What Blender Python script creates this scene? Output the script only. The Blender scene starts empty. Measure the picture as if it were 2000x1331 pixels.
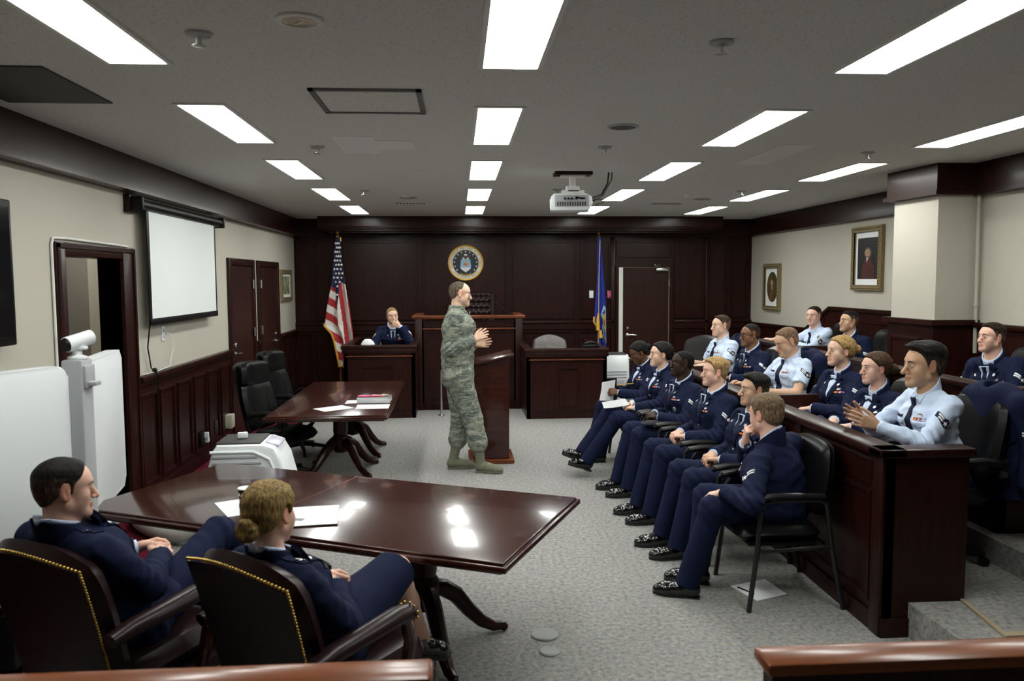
import bpy, bmesh, math, random
import numpy as np
from mathutils import Vector, Matrix
from mathutils.geometry import tessellate_polygon

SC = bpy.context.scene
COL = SC.collection
PI = math.pi
random.seed(7)

# ---------------------------------------------------------------- camera
def make_camera():
    yaw, pit, rol = math.radians(3.886), math.radians(4.388), math.radians(-0.258)
    fwd = Vector((math.sin(yaw), math.cos(yaw), 0))
    right = Vector((math.cos(yaw), -math.sin(yaw), 0))
    f = fwd * math.cos(pit) - Vector((0, 0, 1)) * math.sin(pit)
    u = fwd * math.sin(pit) + Vector((0, 0, 1)) * math.cos(pit)
    r2 = right * math.cos(rol) + u * math.sin(rol)
    u2 = u * math.cos(rol) - right * math.sin(rol)
    cam = bpy.data.cameras.new('camera')
    ob = bpy.data.objects.new('camera', cam)
    COL.objects.link(ob)
    cam.sensor_width = 36.0
    cam.lens = 36.0 * 1556.0 / 2000.0
    cam.clip_start = 0.05
    m = Matrix((r2, u2, -f)).transposed().to_4x4()
    m.translation = Vector((0, 0, 1.85))
    ob.matrix_world = m
    cam.dof.use_dof = True
    cam.dof.focus_distance = 6.8
    cam.dof.aperture_fstop = 3.6
    SC.camera = ob
make_camera()

# ---------------------------------------------------------------- world, exposure
world = bpy.data.worlds.new('world')
SC.world = world
world.use_nodes = True
world.node_tree.nodes['Background'].inputs[0].default_value = (0.5, 0.5, 0.52, 1)
world.node_tree.nodes['Background'].inputs[1].default_value = 0.02
SC.view_settings.view_transform = 'Standard'
SC.view_settings.look = 'None'
SC.view_settings.gamma = 1.0
SC.view_settings.exposure = 0.0
SC.cycles.max_bounces = 8
SC.cycles.use_denoising = True
LAMP = 23.0          # emission of the ceiling light diffusers

# ---------------------------------------------------------------- materials
MATS = {}
def node_mat(name):
    m = bpy.data.materials.new(name)
    m.use_nodes = True
    nt = m.node_tree
    b = nt.nodes['Principled BSDF']
    MATS[name] = m
    return m, nt, b

def setin(b, **k):
    names = dict(color='Base Color', rough='Roughness', metal='Metallic', spec='Specular IOR Level', coat='Coat Weight',
                 coat_rough='Coat Roughness', trans='Transmission Weight', ior='IOR', alpha='Alpha', sheen='Sheen Weight',
                 emit='Emission Color', emit_s='Emission Strength')
    for key, v in k.items():
        if isinstance(v, tuple) and len(v) == 3:
            v = v + (1,)
        b.inputs[names[key]].default_value = v

def plain(name, color, rough=0.5, bump=0.0, bscale=60.0, var=0.0, vscale=8.0, stretch=(1, 1, 1), **k):
    """principled material whose colour varies a little through a noise, with an optional noise bump"""
    m, nt, b = node_mat(name)
    setin(b, color=color, rough=rough, **k)
    N, L = nt.nodes, nt.links
    if bump or var:
        tc = N.new('ShaderNodeTexCoord')
        mp = N.new('ShaderNodeMapping')
        mp.inputs['Scale'].default_value = stretch
        L.new(tc.outputs['Object'], mp.inputs['Vector'])
    if var:
        n = N.new('ShaderNodeTexNoise')
        n.inputs['Scale'].default_value = vscale
        n.inputs['Detail'].default_value = 5
        r = N.new('ShaderNodeValToRGB')
        r.color_ramp.elements[0].position = 0.3
        r.color_ramp.elements[1].position = 0.7
        r.color_ramp.elements[0].color = tuple(c * (1 - var) for c in color) + (1,)
        r.color_ramp.elements[1].color = tuple(min(1, c * (1 + var)) for c in color) + (1,)
        L.new(mp.outputs[0], n.inputs['Vector'])
        L.new(n.outputs['Fac'], r.inputs['Fac'])
        L.new(r.outputs['Color'], b.inputs['Base Color'])
    if bump:
        n2 = N.new('ShaderNodeTexNoise')
        n2.inputs['Scale'].default_value = bscale
        n2.inputs['Detail'].default_value = 4
        bp = N.new('ShaderNodeBump')
        bp.inputs['Strength'].default_value = bump
        bp.inputs['Distance'].default_value = 0.01
        L.new(mp.outputs[0], n2.inputs['Vector'])
        L.new(n2.outputs['Fac'], bp.inputs['Height'])
        L.new(bp.outputs[0], b.inputs['Normal'])
    return m

def wood(name, c0, c1, rough=0.34, stretch=(14, 14, 1.0), coat=0.08, coat_rough=0.14, spec=0.2):
    m, nt, b = node_mat(name)
    N, L = nt.nodes, nt.links
    setin(b, rough=rough, coat=coat, coat_rough=coat_rough, spec=spec)
    tc = N.new('ShaderNodeTexCoord')
    mp = N.new('ShaderNodeMapping')
    mp.inputs['Scale'].default_value = stretch
    n = N.new('ShaderNodeTexNoise')
    n.inputs['Scale'].default_value = 2.2
    n.inputs['Detail'].default_value = 8
    n.inputs['Roughness'].default_value = 0.65
    n2 = N.new('ShaderNodeTexNoise')
    n2.inputs['Scale'].default_value = 9.0
    n2.inputs['Detail'].default_value = 3
    mx = N.new('ShaderNodeMix')
    mx.inputs[0].default_value = 0.4
    r = N.new('ShaderNodeValToRGB')
    r.color_ramp.elements[0].position = 0.32
    r.color_ramp.elements[1].position = 0.68
    r.color_ramp.elements[0].color = c0 + (1,)
    r.color_ramp.elements[1].color = c1 + (1,)
    L.new(tc.outputs['Object'], mp.inputs['Vector'])
    L.new(mp.outputs[0], n.inputs['Vector'])
    L.new(mp.outputs[0], n2.inputs['Vector'])
    L.new(n.outputs['Fac'], mx.inputs[2])
    L.new(n2.outputs['Fac'], mx.inputs[3])
    L.new(mx.outputs[0], r.inputs['Fac'])
    L.new(r.outputs['Color'], b.inputs['Base Color'])
    return m

def emitter(name, color, strength):
    m, nt, b = node_mat(name)
    setin(b, color=color, rough=0.6, emit=color, emit_s=strength)
    return m

def speckle(name, stops, scale, rough, bump, dist=0.004, voro=0):
    m, nt, b = node_mat(name)
    N, L = nt.nodes, nt.links
    setin(b, rough=rough, spec=0.1)
    tc = N.new('ShaderNodeTexCoord')
    n = N.new('ShaderNodeTexNoise')
    n.inputs['Scale'].default_value = scale
    n.inputs['Detail'].default_value = 3
    n.inputs['Roughness'].default_value = 0.7
    r = N.new('ShaderNodeValToRGB')
    e = r.color_ramp.elements
    while len(e) < len(stops):
        e.new(0.5)
    for el, (p, c) in zip(e, stops):
        el.position = p
        el.color = c + (1,)
    L.new(tc.outputs['Object'], n.inputs['Vector'])
    L.new(n.outputs['Fac'], r.inputs['Fac'])
    L.new(r.outputs['Color'], b.inputs['Base Color'])
    bp = N.new('ShaderNodeBump')
    bp.inputs['Strength'].default_value = bump
    bp.inputs['Distance'].default_value = dist
    L.new(n.outputs['Fac'], bp.inputs['Height'])
    L.new(bp.outputs[0], b.inputs['Normal'])
    return m

WOODV = wood('mahogany upright grain', (0.0095, 0.0026, 0.0019), (0.034, 0.0082, 0.0053), stretch=(14, 14, 1.0))
WOODX = wood('mahogany grain along x', (0.0095, 0.0026, 0.0019), (0.034, 0.0082, 0.0053), stretch=(1.0, 14, 14))
WOODY = wood('mahogany grain along y', (0.0095, 0.0026, 0.0019), (0.034, 0.0082, 0.0053), stretch=(14, 1.0, 14))
WOODT = wood('polished table mahogany', (0.022, 0.0055, 0.004), (0.058, 0.0125, 0.0075), rough=0.2, stretch=(1.2, 12, 12), coat=0.35, coat_rough=0.07, spec=0.4)
WOODR = wood('reddish rail top', (0.10, 0.025, 0.009), (0.20, 0.055, 0.018), rough=0.26, stretch=(1.0, 14, 14), coat=0.2, coat_rough=0.12)
WOODD = wood('dark door veneer', (0.016, 0.0058, 0.0045), (0.040, 0.0125, 0.009), rough=0.4, coat=0.04)
WALL = plain('beige woven wallpaper', (0.50, 0.475, 0.40), 0.8, bump=0.12, bscale=260, var=0.04, vscale=120, stretch=(1, 1, 3))
CEIL = speckle('speckled ceiling tile', [(0.0, (0.38, 0.37, 0.34)), (0.34, (0.45, 0.44, 0.41)), (0.42, (0.69, 0.69, 0.65)), (1.0, (0.74, 0.74, 0.70))], 75, 0.9, 0.25)
CEIL2 = speckle('lighter ceiling tile', [(0.0, (0.56, 0.55, 0.52)), (0.40, (0.76, 0.76, 0.73)), (1.0, (0.80, 0.80, 0.77))], 75, 0.9, 0.15)
CARPET = speckle('grey flecked carpet', [(0.30, (0.15, 0.155, 0.17)), (0.45, (0.245, 0.245, 0.25)), (0.55, (0.305, 0.29, 0.265)), (0.70, (0.40, 0.375, 0.33))], 38, 0.95, 0.6, 0.006)
MAROON = speckle('maroon carpet', [(0.3, (0.075, 0.006, 0.014)), (0.7, (0.15, 0.013, 0.028))], 160, 0.95, 0.4, 0.004)
NOSING = plain('tan stair nosing', (0.34, 0.27, 0.17), 0.6, bump=0.2, bscale=80)
WHITE = plain('white paint', (0.78, 0.77, 0.74), 0.5)
OFFW = plain('off white plastic', (0.84, 0.87, 0.89), 0.35)
GREYP = plain('light grey plastic', (0.42, 0.43, 0.45), 0.4)
PAPER = plain('white paper', (0.86, 0.87, 0.88), 0.6)
BLACKP = plain('black plastic', (0.006, 0.006, 0.0065), 0.4, spec=0.2)
BLACKM = plain('black painted metal', (0.010, 0.010, 0.011), 0.35)
DARKG = plain('dark grey panel', (0.035, 0.033, 0.032), 0.6)
STEEL = plain('brushed steel', (0.6, 0.6, 0.6), 0.3, metal=1.0)
SILVER = plain('bright silver metal', (0.80, 0.80, 0.80), 0.22, metal=1.0)
BRASS = plain('brass', (0.80, 0.52, 0.14), 0.28, metal=1.0)
LEATHB = plain('black leather', (0.0055, 0.0055, 0.006), 0.30, bump=0.04, bscale=140, spec=0.16)
LEATHR = plain('oxblood leather', (0.018, 0.0080, 0.0090), 0.30, bump=0.04, bscale=120, spec=0.2)
LEATHG = plain('worn grey leather', (0.16, 0.145, 0.14), 0.4, bump=0.25, bscale=90, var=0.25, vscale=12)
LEATHN = plain('dark grey leather', (0.014, 0.0125, 0.012), 0.35, bump=0.05, bscale=120, spec=0.2)
SCREEN = plain('white screen fabric', (0.80, 0.84, 0.83), 0.7)
GOLD = plain('gold fringe', (0.65, 0.36, 0.03), 0.55)
GILT = plain('gilt moulding', (0.26, 0.20, 0.10), 0.45, bump=0.8, bscale=60, metal=0.4)
LIGHT = emitter('fluorescent diffuser', (0.975, 1.0, 0.955), LAMP)
GLASSM = plain('clear plastic', (0.85, 0.87, 0.88), 0.08, trans=0.7, ior=1.45)
NAVY = plain('navy serge', (0.0085, 0.0128, 0.040), 0.8, bump=0.15, bscale=900, var=0.12, vscale=25, spec=0.12)
LBLUE = plain('light blue shirting', (0.58, 0.68, 0.86), 0.7, spec=0.2, bump=0.08, bscale=900, var=0.03, vscale=40)
TIE = plain('dark blue tie', (0.006, 0.009, 0.030), 0.6, spec=0.2)
PATENT = plain('patent leather', (0.006, 0.006, 0.007), 0.07, bump=0.35, bscale=38, spec=0.7)
SOLE = plain('black rubber sole', (0.012, 0.012, 0.012), 0.6)
SOCK = plain('black sock', (0.008, 0.008, 0.010), 0.9)
SAGE = plain('sage suede boot', (0.165, 0.17, 0.115), 0.85, bump=0.3, bscale=120)

# ---------------------------------------------------------------- mesh helpers
class MB:
    """collects boxes, tubes, lathes and prisms into one bmesh; build() links it as ONE mesh object"""
    def __init__(s):
        s.bm = bmesh.new(); s.mi = 0
    def _fin(s, f0):
        s.bm.faces.ensure_lookup_table()
        for f in s.bm.faces[f0:]:
            f.material_index = s.mi
    def box(s, c, d, rot=None, bev=0.0, seg=2):
        f0 = len(s.bm.faces)
        m = Matrix.Translation(Vector(c))
        if rot is not None:
            m = m @ (rot.to_4x4() if isinstance(rot, Matrix) else Matrix.Rotation(rot, 4, 'Z'))
        m = m @ Matrix.Diagonal(Vector(d)).to_4x4()
        g = bmesh.ops.create_cube(s.bm, size=1.0, matrix=m)
        if bev:
            es = list({e for v in g['verts'] for e in v.link_edges})
            bmesh.ops.bevel(s.bm, geom=es, offset=bev, segments=seg, profile=0.5, affect='EDGES')
        s._fin(f0)
        return s
    def bb(s, x0, x1, y0, y1, z0, z1, bev=0.0, seg=2):
        return s.box(((x0 + x1) / 2, (y0 + y1) / 2, (z0 + z1) / 2), (abs(x1 - x0), abs(y1 - y0), abs(z1 - z0)), None, bev, seg)
    def tube(s, pts, r, seg=10, cap=True, flat=1.0, up=(0, 0, 1)):
        """tube through pts; r number or list; flat squashes the section along its binormal"""
        f0 = len(s.bm.faces)
        pts = [Vector(p) for p in pts]
        n = len(pts)
        rs = list(r) if isinstance(r, (list, tuple)) else [r] * n
        rings = []
        pu = Vector(up)
        for i, p in enumerate(pts):
            if i == 0: t = pts[1] - p
            elif i == n - 1: t = p - pts[i - 1]
            else: t = (pts[i + 1] - p).normalized() + (p - pts[i - 1]).normalized()
            t = t.normalized()
            a = pu - t * pu.dot(t)
            if a.length < 1e-4:
                a = Vector((1, 0, 0)) - t * t.x
                if a.length < 1e-4: a = Vector((0, 1, 0))
            a.normalize(); pu = a
            b = t.cross(a)
            rings.append([s.bm.verts.new(p + a * (rs[i] * flat * math.cos(2 * PI * k / seg)) + b * (rs[i] * math.sin(2 * PI * k / seg))) for k in range(seg)])
        for q, w in zip(rings, rings[1:]):
            for k in range(seg):
                s.bm.faces.new((q[k], q[(k + 1) % seg], w[(k + 1) % seg], w[k]))
        if cap:
            s.bm.faces.new(rings[0][::-1]); s.bm.faces.new(rings[-1])
        s._fin(f0)
        return s
    def cyl(s, p0, p1, r0, r1=None, seg=20):
        return s.tube([p0, p1], [r0, r0 if r1 is None else r1], seg)
    def lathe(s, prof, o=(0, 0, 0), seg=24, rot=None, sx=1.0, sy=1.0):
        """prof: list of (radius, height) turned about z"""
        f0 = len(s.bm.faces)
        o = Vector(o); rings = []
        for r, h in prof:
            ring = []
            for k in range(seg):
                v = Vector((r * sx * math.cos(2 * PI * k / seg), r * sy * math.sin(2 * PI * k / seg), h))
                if rot is not None: v = rot @ v
                ring.append(s.bm.verts.new(o + v))
            rings.append(ring)
        for q, w in zip(rings, rings[1:]):
            for k in range(seg):
                s.bm.faces.new((q[k], q[(k + 1) % seg], w[(k + 1) % seg], w[k]))
        if prof[0][0] > 1e-6: s.bm.faces.new(rings[0][::-1])
        if prof[-1][0] > 1e-6: s.bm.faces.new(rings[-1])
        s._fin(f0)
        return s
    def prism(s, poly, ax, t, o=(0, 0, 0), bev=0.0):
        """poly of 2-d points extruded by t along ax ('x': poly is y,z; 'y': x,z; 'z': x,y); o offsets it"""
        f0 = len(s.bm.faces)
        o = Vector(o)
        def P(u, v, w):
            return {'x': Vector((w, u, v)), 'y': Vector((u, w, v)), 'z': Vector((u, v, w))}[ax] + o
        a = [s.bm.verts.new(P(u, v, 0)) for u, v in poly]
        b = [s.bm.verts.new(P(u, v, t)) for u, v in poly]
        n = len(poly)
        fs = [s.bm.faces.new(a), s.bm.faces.new(b[::-1])]
        for i in range(n):
            fs.append(s.bm.faces.new((a[i], b[i], b[(i + 1) % n], a[(i + 1) % n])))
        if bev:
            es = list({e for f in fs[:2] for e in f.edges})
            bmesh.ops.bevel(s.bm, geom=es, offset=bev, segments=2, profile=0.5, affect='EDGES')
        s._fin(f0)
        return s
    def sheet(s, fn, nu, nv):
        """grid of points fn(u,v), u,v in 0..1"""
        f0 = len(s.bm.faces)
        g = [[s.bm.verts.new(Vector(fn(i / nu, j / nv))) for j in range(nv + 1)] for i in range(nu + 1)]
        for i in range(nu):
            for j in range(nv):
                s.bm.faces.new((g[i][j], g[i + 1][j], g[i + 1][j + 1], g[i][j + 1]))
        s._fin(f0)
        return s
    def ball(s, c, r, seg=16, sc=(1, 1, 1), rot=None):
        f0 = len(s.bm.faces)
        m = Matrix.Translation(Vector(c))
        if rot is not None: m = m @ rot.to_4x4()
        m = m @ Matrix.Diagonal(Vector((r * sc[0], r * sc[1], r * sc[2]))).to_4x4()
        bmesh.ops.create_uvsphere(s.bm, u_segments=seg, v_segments=max(6, seg // 2), radius=1.0, matrix=m)
        s._fin(f0)
        return s
    def frame(s, x0, x1, z0, z1, w, y0, y1, ax='y'):
        """four bars round a rectangle lying in the x-z plane (ax 'y') or the y-z plane (ax 'x')"""
        for a in ((x0, x1, z0, z0 + w), (x0, x1, z1 - w, z1), (x0, x0 + w, z0 + w, z1 - w), (x1 - w, x1, z0 + w, z1 - w)):
            if ax == 'y': s.bb(a[0], a[1], y0, y1, a[2], a[3])
            else: s.bb(y0, y1, a[0], a[1], a[2], a[3])
        return s

def link_mesh(name, me, mats, parent=None, loc=None, rz=0.0):
    ob = bpy.data.objects.new(name, me)
    for m in (mats if isinstance(mats, (list, tuple)) else [mats]):
        me.materials.append(m)
    COL.objects.link(ob)
    if parent is not None: ob.parent = parent
    if loc is not None: ob.location = loc
    if rz: ob.rotation_euler = (0, 0, rz)
    return ob

def part(name, mb, mats, parent=None, loc=None, rz=0.0, ang=35.0, label=None, smooth=True):
    bm = mb.bm
    bmesh.ops.recalc_face_normals(bm, faces=bm.faces)
    if smooth:
        lim = math.radians(ang)
        for f in bm.faces: f.smooth = True
        for e in bm.edges:
            if len(e.link_faces) == 2 and e.calc_face_angle(0) > lim: e.smooth = False
    me = bpy.data.meshes.new(name)
    bm.to_mesh(me); bm.free()
    ob = link_mesh(name, me, mats, parent, loc, rz)
    if label: ob['label'] = label
    return ob

def tag(o, label, cat, group=None, kind=None):
    o['label'] = label
    if cat: o['category'] = cat
    if group: o['group'] = group
    if kind: o['kind'] = kind
    return o

def thing(name, label, cat, loc=(0, 0, 0), rz=0.0, group=None):
    o = bpy.data.objects.new(name, None)
    o.empty_display_size = 0.1
    COL.objects.link(o)
    o.location = loc; o.rotation_euler = (0, 0, rz)
    return tag(o, label, cat, group)

def solo(name, mb, mats, label, cat, loc=None, rz=0.0, group=None, **k):
    return tag(part(name, mb, mats, None, loc, rz, **k), label, cat, group)

def struct(name, mb, mats, parent=None, label=None, **k):
    o = part(name, mb, mats, parent, **k)
    if parent is None: o['kind'] = 'structure'
    if label: o['label'] = label
    return o

def dup(root, loc, rz=0.0, label=None, group=None):
    r = root.copy(); COL.objects.link(r)
    r.location = loc; r.rotation_euler = (0, 0, rz)
    if label: r['label'] = label
    if group: r['group'] = group
    for ch in list(root.children):
        c = ch.copy(); COL.objects.link(c); c.parent = r
        for g in list(ch.children):
            d = g.copy(); COL.objects.link(d); d.parent = c
    return r

def text_mesh(name, body, size, mat, parent=None, loc=(0, 0, 0), rot=None, extrude=0.001, align='CENTER'):
    cu = bpy.data.curves.new(name, 'FONT')
    cu.body = body; cu.size = size; cu.align_x = align; cu.align_y = 'CENTER'; cu.extrude = extrude
    t = bpy.data.objects.new(name, cu); COL.objects.link(t)
    dg = bpy.context.evaluated_depsgraph_get()
    me = bpy.data.meshes.new_from_object(t.evaluated_get(dg))
    bpy.data.objects.remove(t)
    me.name = name
    me.materials.clear()
    ob = link_mesh(name, me, mat, parent)
    m = Matrix.Translation(Vector(loc))
    if rot is not None: m = m @ rot.to_4x4()
    ob.matrix_local = m
    return ob
# ================================================================ ROOM
XW, XR, XN, YB, ZC, YF = -2.60, 4.88, 4.47, 13.0, 2.815, -2.2
YC0, YC1 = 6.60, 7.20          # column front and back
def room():
    struct('floor', MB().bb(-4.4, 5.4, YF - .3, YB + .4, -.12, 0), CARPET, label='grey flecked carpet')
    # maroon border strip, laid flush on the left side
    struct('trim_1', MB().bb(XW, -2.07, YF, 12.4, 0.0, 0.004), MAROON, label='maroon carpet border along the left wall')
    struct('ceiling', MB().bb(-4.4, 5.4, YF - .3, YB + .4, ZC, ZC + .1), CEIL, label='speckled tile ceiling')
    # left wall with a doorway
    w = MB()
    w.bb(XW - .16, XW, YF, 5.46, 0, ZC); w.bb(XW - .16, XW, 6.37, YB + .2, 0, ZC); w.bb(XW - .16, XW, 5.46, 6.37, 2.03, ZC)
    struct('wall_left', w, WALL)
    struct('wall_back', MB().bb(XW - .2, 2.60, YB, YB + .12, 0, ZC).bb(3.53, XR + .4, YB, YB + .12, 0, ZC).bb(2.60, 3.53, YB, YB + .12, 2.06, ZC), WOODV)
    r = MB()
    r.bb(XR, XR + .15, YC1, YB + .2, 0, ZC); r.bb(XN, XN + .15, YF, YC0, 0, ZC)
    struct('wall_right', r, WALL)
    struct('wall_right.001', MB().prism([(4.05, YC1), (4.10, YC0), (XR + .1, YC0), (XR + .1, YC1)], 'z', ZC), WALL, label='boxed column on the right wall')
    struct('wall_front', MB().bb(-4.4, 5.4, YF - .15, YF, 0, ZC), WALL)
    # ---- crown boards
    c = MB()
    c.bb(XW, XW + .10, YF, YB, 2.56, ZC); c.bb(XW, XW + .125, YF, YB, 2.545, 2.575)
    struct('trim_2', c, WOODY, label='dark crown board along the left wall')
    c = MB()
    c.bb(XR - .08, XR, YC1, YB, 2.56, ZC); c.bb(XR - .10, XR, YC1, YB, 2.545, 2.575)
    c.bb(XN - .08, XN, YF, YC0 - .05, 2.56, ZC); c.bb(XN - .10, XN, YF, YC0 - .05, 2.545, 2.575)
    struct('trim_3', c, WOODY, label='dark crown board along the right wall')
    c = MB()
    c.prism([(4.00, YC1 + .05), (4.05, YC0 - .05), (XR, YC0 - .05), (XR, YC1 + .05)], 'z', ZC - 2.57, (0, 0, 2.57))
    c.prism([(3.975, YC1 + .075), (4.03, YC0 - .075), (XR, YC0 - .075), (XR, YC1 + .075)], 'z', .035, (0, 0, 2.55))
    struct('trim_4', c, WOODX, label='dark crown round the column')
    c = MB()
    c.bb(-2.10, 4.14, 12.27, YB, 2.63, ZC); c.bb(-2.06, 4.10, 12.24, 12.30, 2.645, 2.665, .004)
    c.bb(-2.02, 4.06, 12.36, YB, 2.60, 2.63); c.bb(-1.98, 4.02, 12.48, YB, 2.575, 2.60)
    c.bb(XW, -2.10, 12.86, YB, 2.56, ZC); c.bb(4.14, XR, 12.86, YB, 2.56, ZC)
    c.bb(XW, XR, 12.93, YB, 2.535, 2.575)
    struct('trim_5', c, WOODX, label='deep dark cornice above the back wall')
    # ---- back wall panelling: raised stiles with mouldings
    p = MB(); y0 = YB - .022
    cols = [(-2.57, -2.33), (-2.25, -2.03), (-1.82, -.64), (-.56, .80), (.89, 1.93), (2.00, 2.50), (3.57, 4.08), (4.16, 4.46), (4.54, 4.82)]
    def panel(x0, x1, z0, z1, y=y0, w=.028):
        p.frame(x0, x1, z0, z1, w, y, YB)
        p.frame(x0 + .004, x1 - .004, z0 + .004, z1 - .004, .012, y - .012, y)
    for x0, x1 in cols:
        panel(x0, x1, 1.20, 2.47); panel(x0, x1, .16, 1.00)
    panel(2.60, 3.52, 2.20, 2.47)
    for xm in (-1.93, 2.545, 4.12):
        p.bb(xm - .03, xm + .03, YB - .05, YB, 0, 2.55, .004)
    p.bb(XW, 2.56, YB - .05, YB, 1.125, 1.165, .006); p.bb(3.57, XR, YB - .05, YB, 1.125, 1.165, .006)
    p.bb(XW, 2.56, YB - .03, YB, 1.03, 1.125); p.bb(3.57, XR, YB - .03, YB, 1.03, 1.125)
    p.bb(XW, 2.56, YB - .035, YB, 0, .13, .004); p.bb(3.57, XR, YB - .035, YB, 0, .13, .004)
    struct('trim_6', p, WOODV, label='panelled stiles and rails of the back wall')
    # ---- left wainscot
    p = MB(); x1 = XW + .02
    def lw(y0, y1, ps):
        p.bb(XW, x1, y0, y1, 0, 1.02)
        p.bb(XW, x1 + .045, y0, y1, 1.03, 1.075, .008); p.bb(XW, x1 + .022, y0, y1, .995, 1.035, .006)
        p.bb(XW, x1 + .012, y0, y1, 0, .10, .004); p.bb(XW, x1 + .018, y0, y1, .10, .112)
        for a, b in ps:
            p.frame(a, b, .16, .92, .022, x1, x1 + .016, 'x'); p.frame(a + .022, b - .022, .182, .898, .008, x1, x1 + .008, 'x')
    lw(6.58, 9.22, [(6.60, 6.95), (7.02, 7.37), (7.45, 7.82), (7.90, 8.27), (8.34, 8.70), (8.78, 9.16)])
    lw(11.78, YB - .03, [(11.86, 12.16), (12.26, 12.56), (12.66, 12.92)])
    lw(10.40, 10.52, [])
    lw(YF, 5.32, [(4.9, 5.28), (4.4, 4.8), (3.9, 4.3), (3.4, 3.8), (2.9, 3.3), (2.4, 2.8)])
    struct('trim_7', p, WOODV, label='dark wainscot and chair rail on the left wall')
    # ---- right wainscot, stepping up beside the jury tiers
    p = MB(); xr = XR - .02
    p.prism([(YC1, 0), (YB, 0), (YB, 1.09), (10.80, 1.12), (10.10, 1.44), (YC1, 1.44)], 'x', .02, (xr, 0, 0))
    def slope(a, b, x, w=.055, h=.04):
        (ya, za), (yb, zb) = a, b
        p.prism([(ya, za - h), (yb, zb - h), (yb, zb), (ya, za)], 'x', w, (x - w, 0, 0))
    for a, b in (((YB, 1.13), (10.80, 1.16)), ((10.80, 1.16), (10.10, 1.48)), ((10.10, 1.48), (YC1, 1.48))):
        slope(a, b, XR)
    p.frame(7.5, 9.9, .5, 1.34, .03, xr - .014, xr, 'x')
    p.prism([(4.03, YC1 + .02), (4.08, YC0 - .02), (XR, YC0 - .02), (XR, YC1 + .02)], 'z', 1.44)
    p.prism([(3.99, YC1 + .06), (4.04, YC0 - .06), (XR, YC0 - .06), (XR, YC1 + .06)], 'z', .045, (0, 0, 1.44))
    p.bb(4.02, 4.04, 6.72, 7.12, .62, 1.30); p.frame(6.70, 7.14, .6, 1.32, .02, 4.01, 4.05, 'x')
    p.bb(XN - .02, XN, YF, YC0, 0, 1.42); p.bb(XN - .06, XN, YF, YC0, 1.42, 1.465, .006)
    struct('trim_8', p, WOODV, label='dark wainscot on the right wall and column')
    # ---- stepped jury floor
    struct('floor.001', MB().bb(2.28, XR, 3.86, YB - 2.4, 0, .18).bb(2.30, XR, 3.42, 3.86, 0, .18), CARPET, label='lower jury tier')
    struct('floor.002', MB().bb(3.10, XR, 3.86, YB - 2.4, .18, .33), CARPET, label='upper jury tier')
    n = MB()
    n.prism([(2.575, 3.835), (2.60, 3.865), (2.545, 3.46), (2.515, 3.43)], 'z', .012, (0, 0, .18))
    n.bb(2.515, 3.2, 3.405, 3.45, .172, .196, .004)
    struct('trim_9', n, NOSING, label='tan nosing on the step edge')
    # ---- pipe at the column corner
    solo('wall_pipe', MB().tube([(4.44, 6.55, 1.2), (4.435, 6.555, 2.0), (4.43, 6.56, ZC)], .016, 12).lathe([(.016, 0), (.022, .002), (.022, .03), (.016, .032)], (4.437, 6.553, 1.60), 12),
         WALL, 'thin beige pipe running up the corner beside the column', 'pipe')
room()

# ---------------------------------------------------------------- ceiling fittings
def light_proto():
    t = thing('ceiling_light', '', 'ceiling light', (0, 0, ZC), group='recessed ceiling lights')
    w, l = .123, .60
    part('diffuser', MB().bb(-w, w, -l, l, -.006, -.002), LIGHT, t)
    f = MB()
    for a in ((-w - .022, -w, -l - .022, l + .022), (w, w + .022, -l - .022, l + .022), (-w, w, -l - .022, -l), (-w, w, l, l + .022)):
        f.bb(a[0], a[1], a[2], a[3], -.009, 0)
    part('frame', f, WHITE, t)
    return t
LROWS = [3.10, 5.145, 7.165, 9.165, 11.155]
LCOLS = [-1.394, .249, 1.897, 3.495]
LN = [['nearest light of the left ceiling row, cut off by the frame', 'second light of the left ceiling row, behind the access hatch level', 'middle light of the left ceiling row', 'fourth light of the left ceiling row', 'farthest light of the left ceiling row, by the cornice'],
      ['nearest light of the centre ceiling row, cut off by the top edge', 'second light of the centre ceiling row, right of the access panel', 'middle light of the centre ceiling row', 'fourth light of the centre ceiling row, left of the projector', 'farthest light of the centre ceiling row, above the wall seal'],
      ['nearest light of the row right of centre, in the upper right corner', 'second light of the row right of centre', 'middle light of the row right of the projector', 'fourth light of the row just right of the projector', 'farthest light of the row behind the projector'],
      [None, 'nearest light of the rightmost row, cut off by the right edge', 'second light of the rightmost ceiling row, before the column', 'third light of the rightmost ceiling row', 'farthest light of the rightmost ceiling row']]
lp = None
for ci, x in enumerate(LCOLS):
    for ri, y in enumerate(LROWS):
        if not LN[ci][ri]: continue
        if lp is None:
            lp = light_proto(); o = lp; o.location = (x, y, ZC)
        else: o = dup(lp, (x, y, ZC))
        o['label'] = 'white ' + LN[ci][ri]

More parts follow.
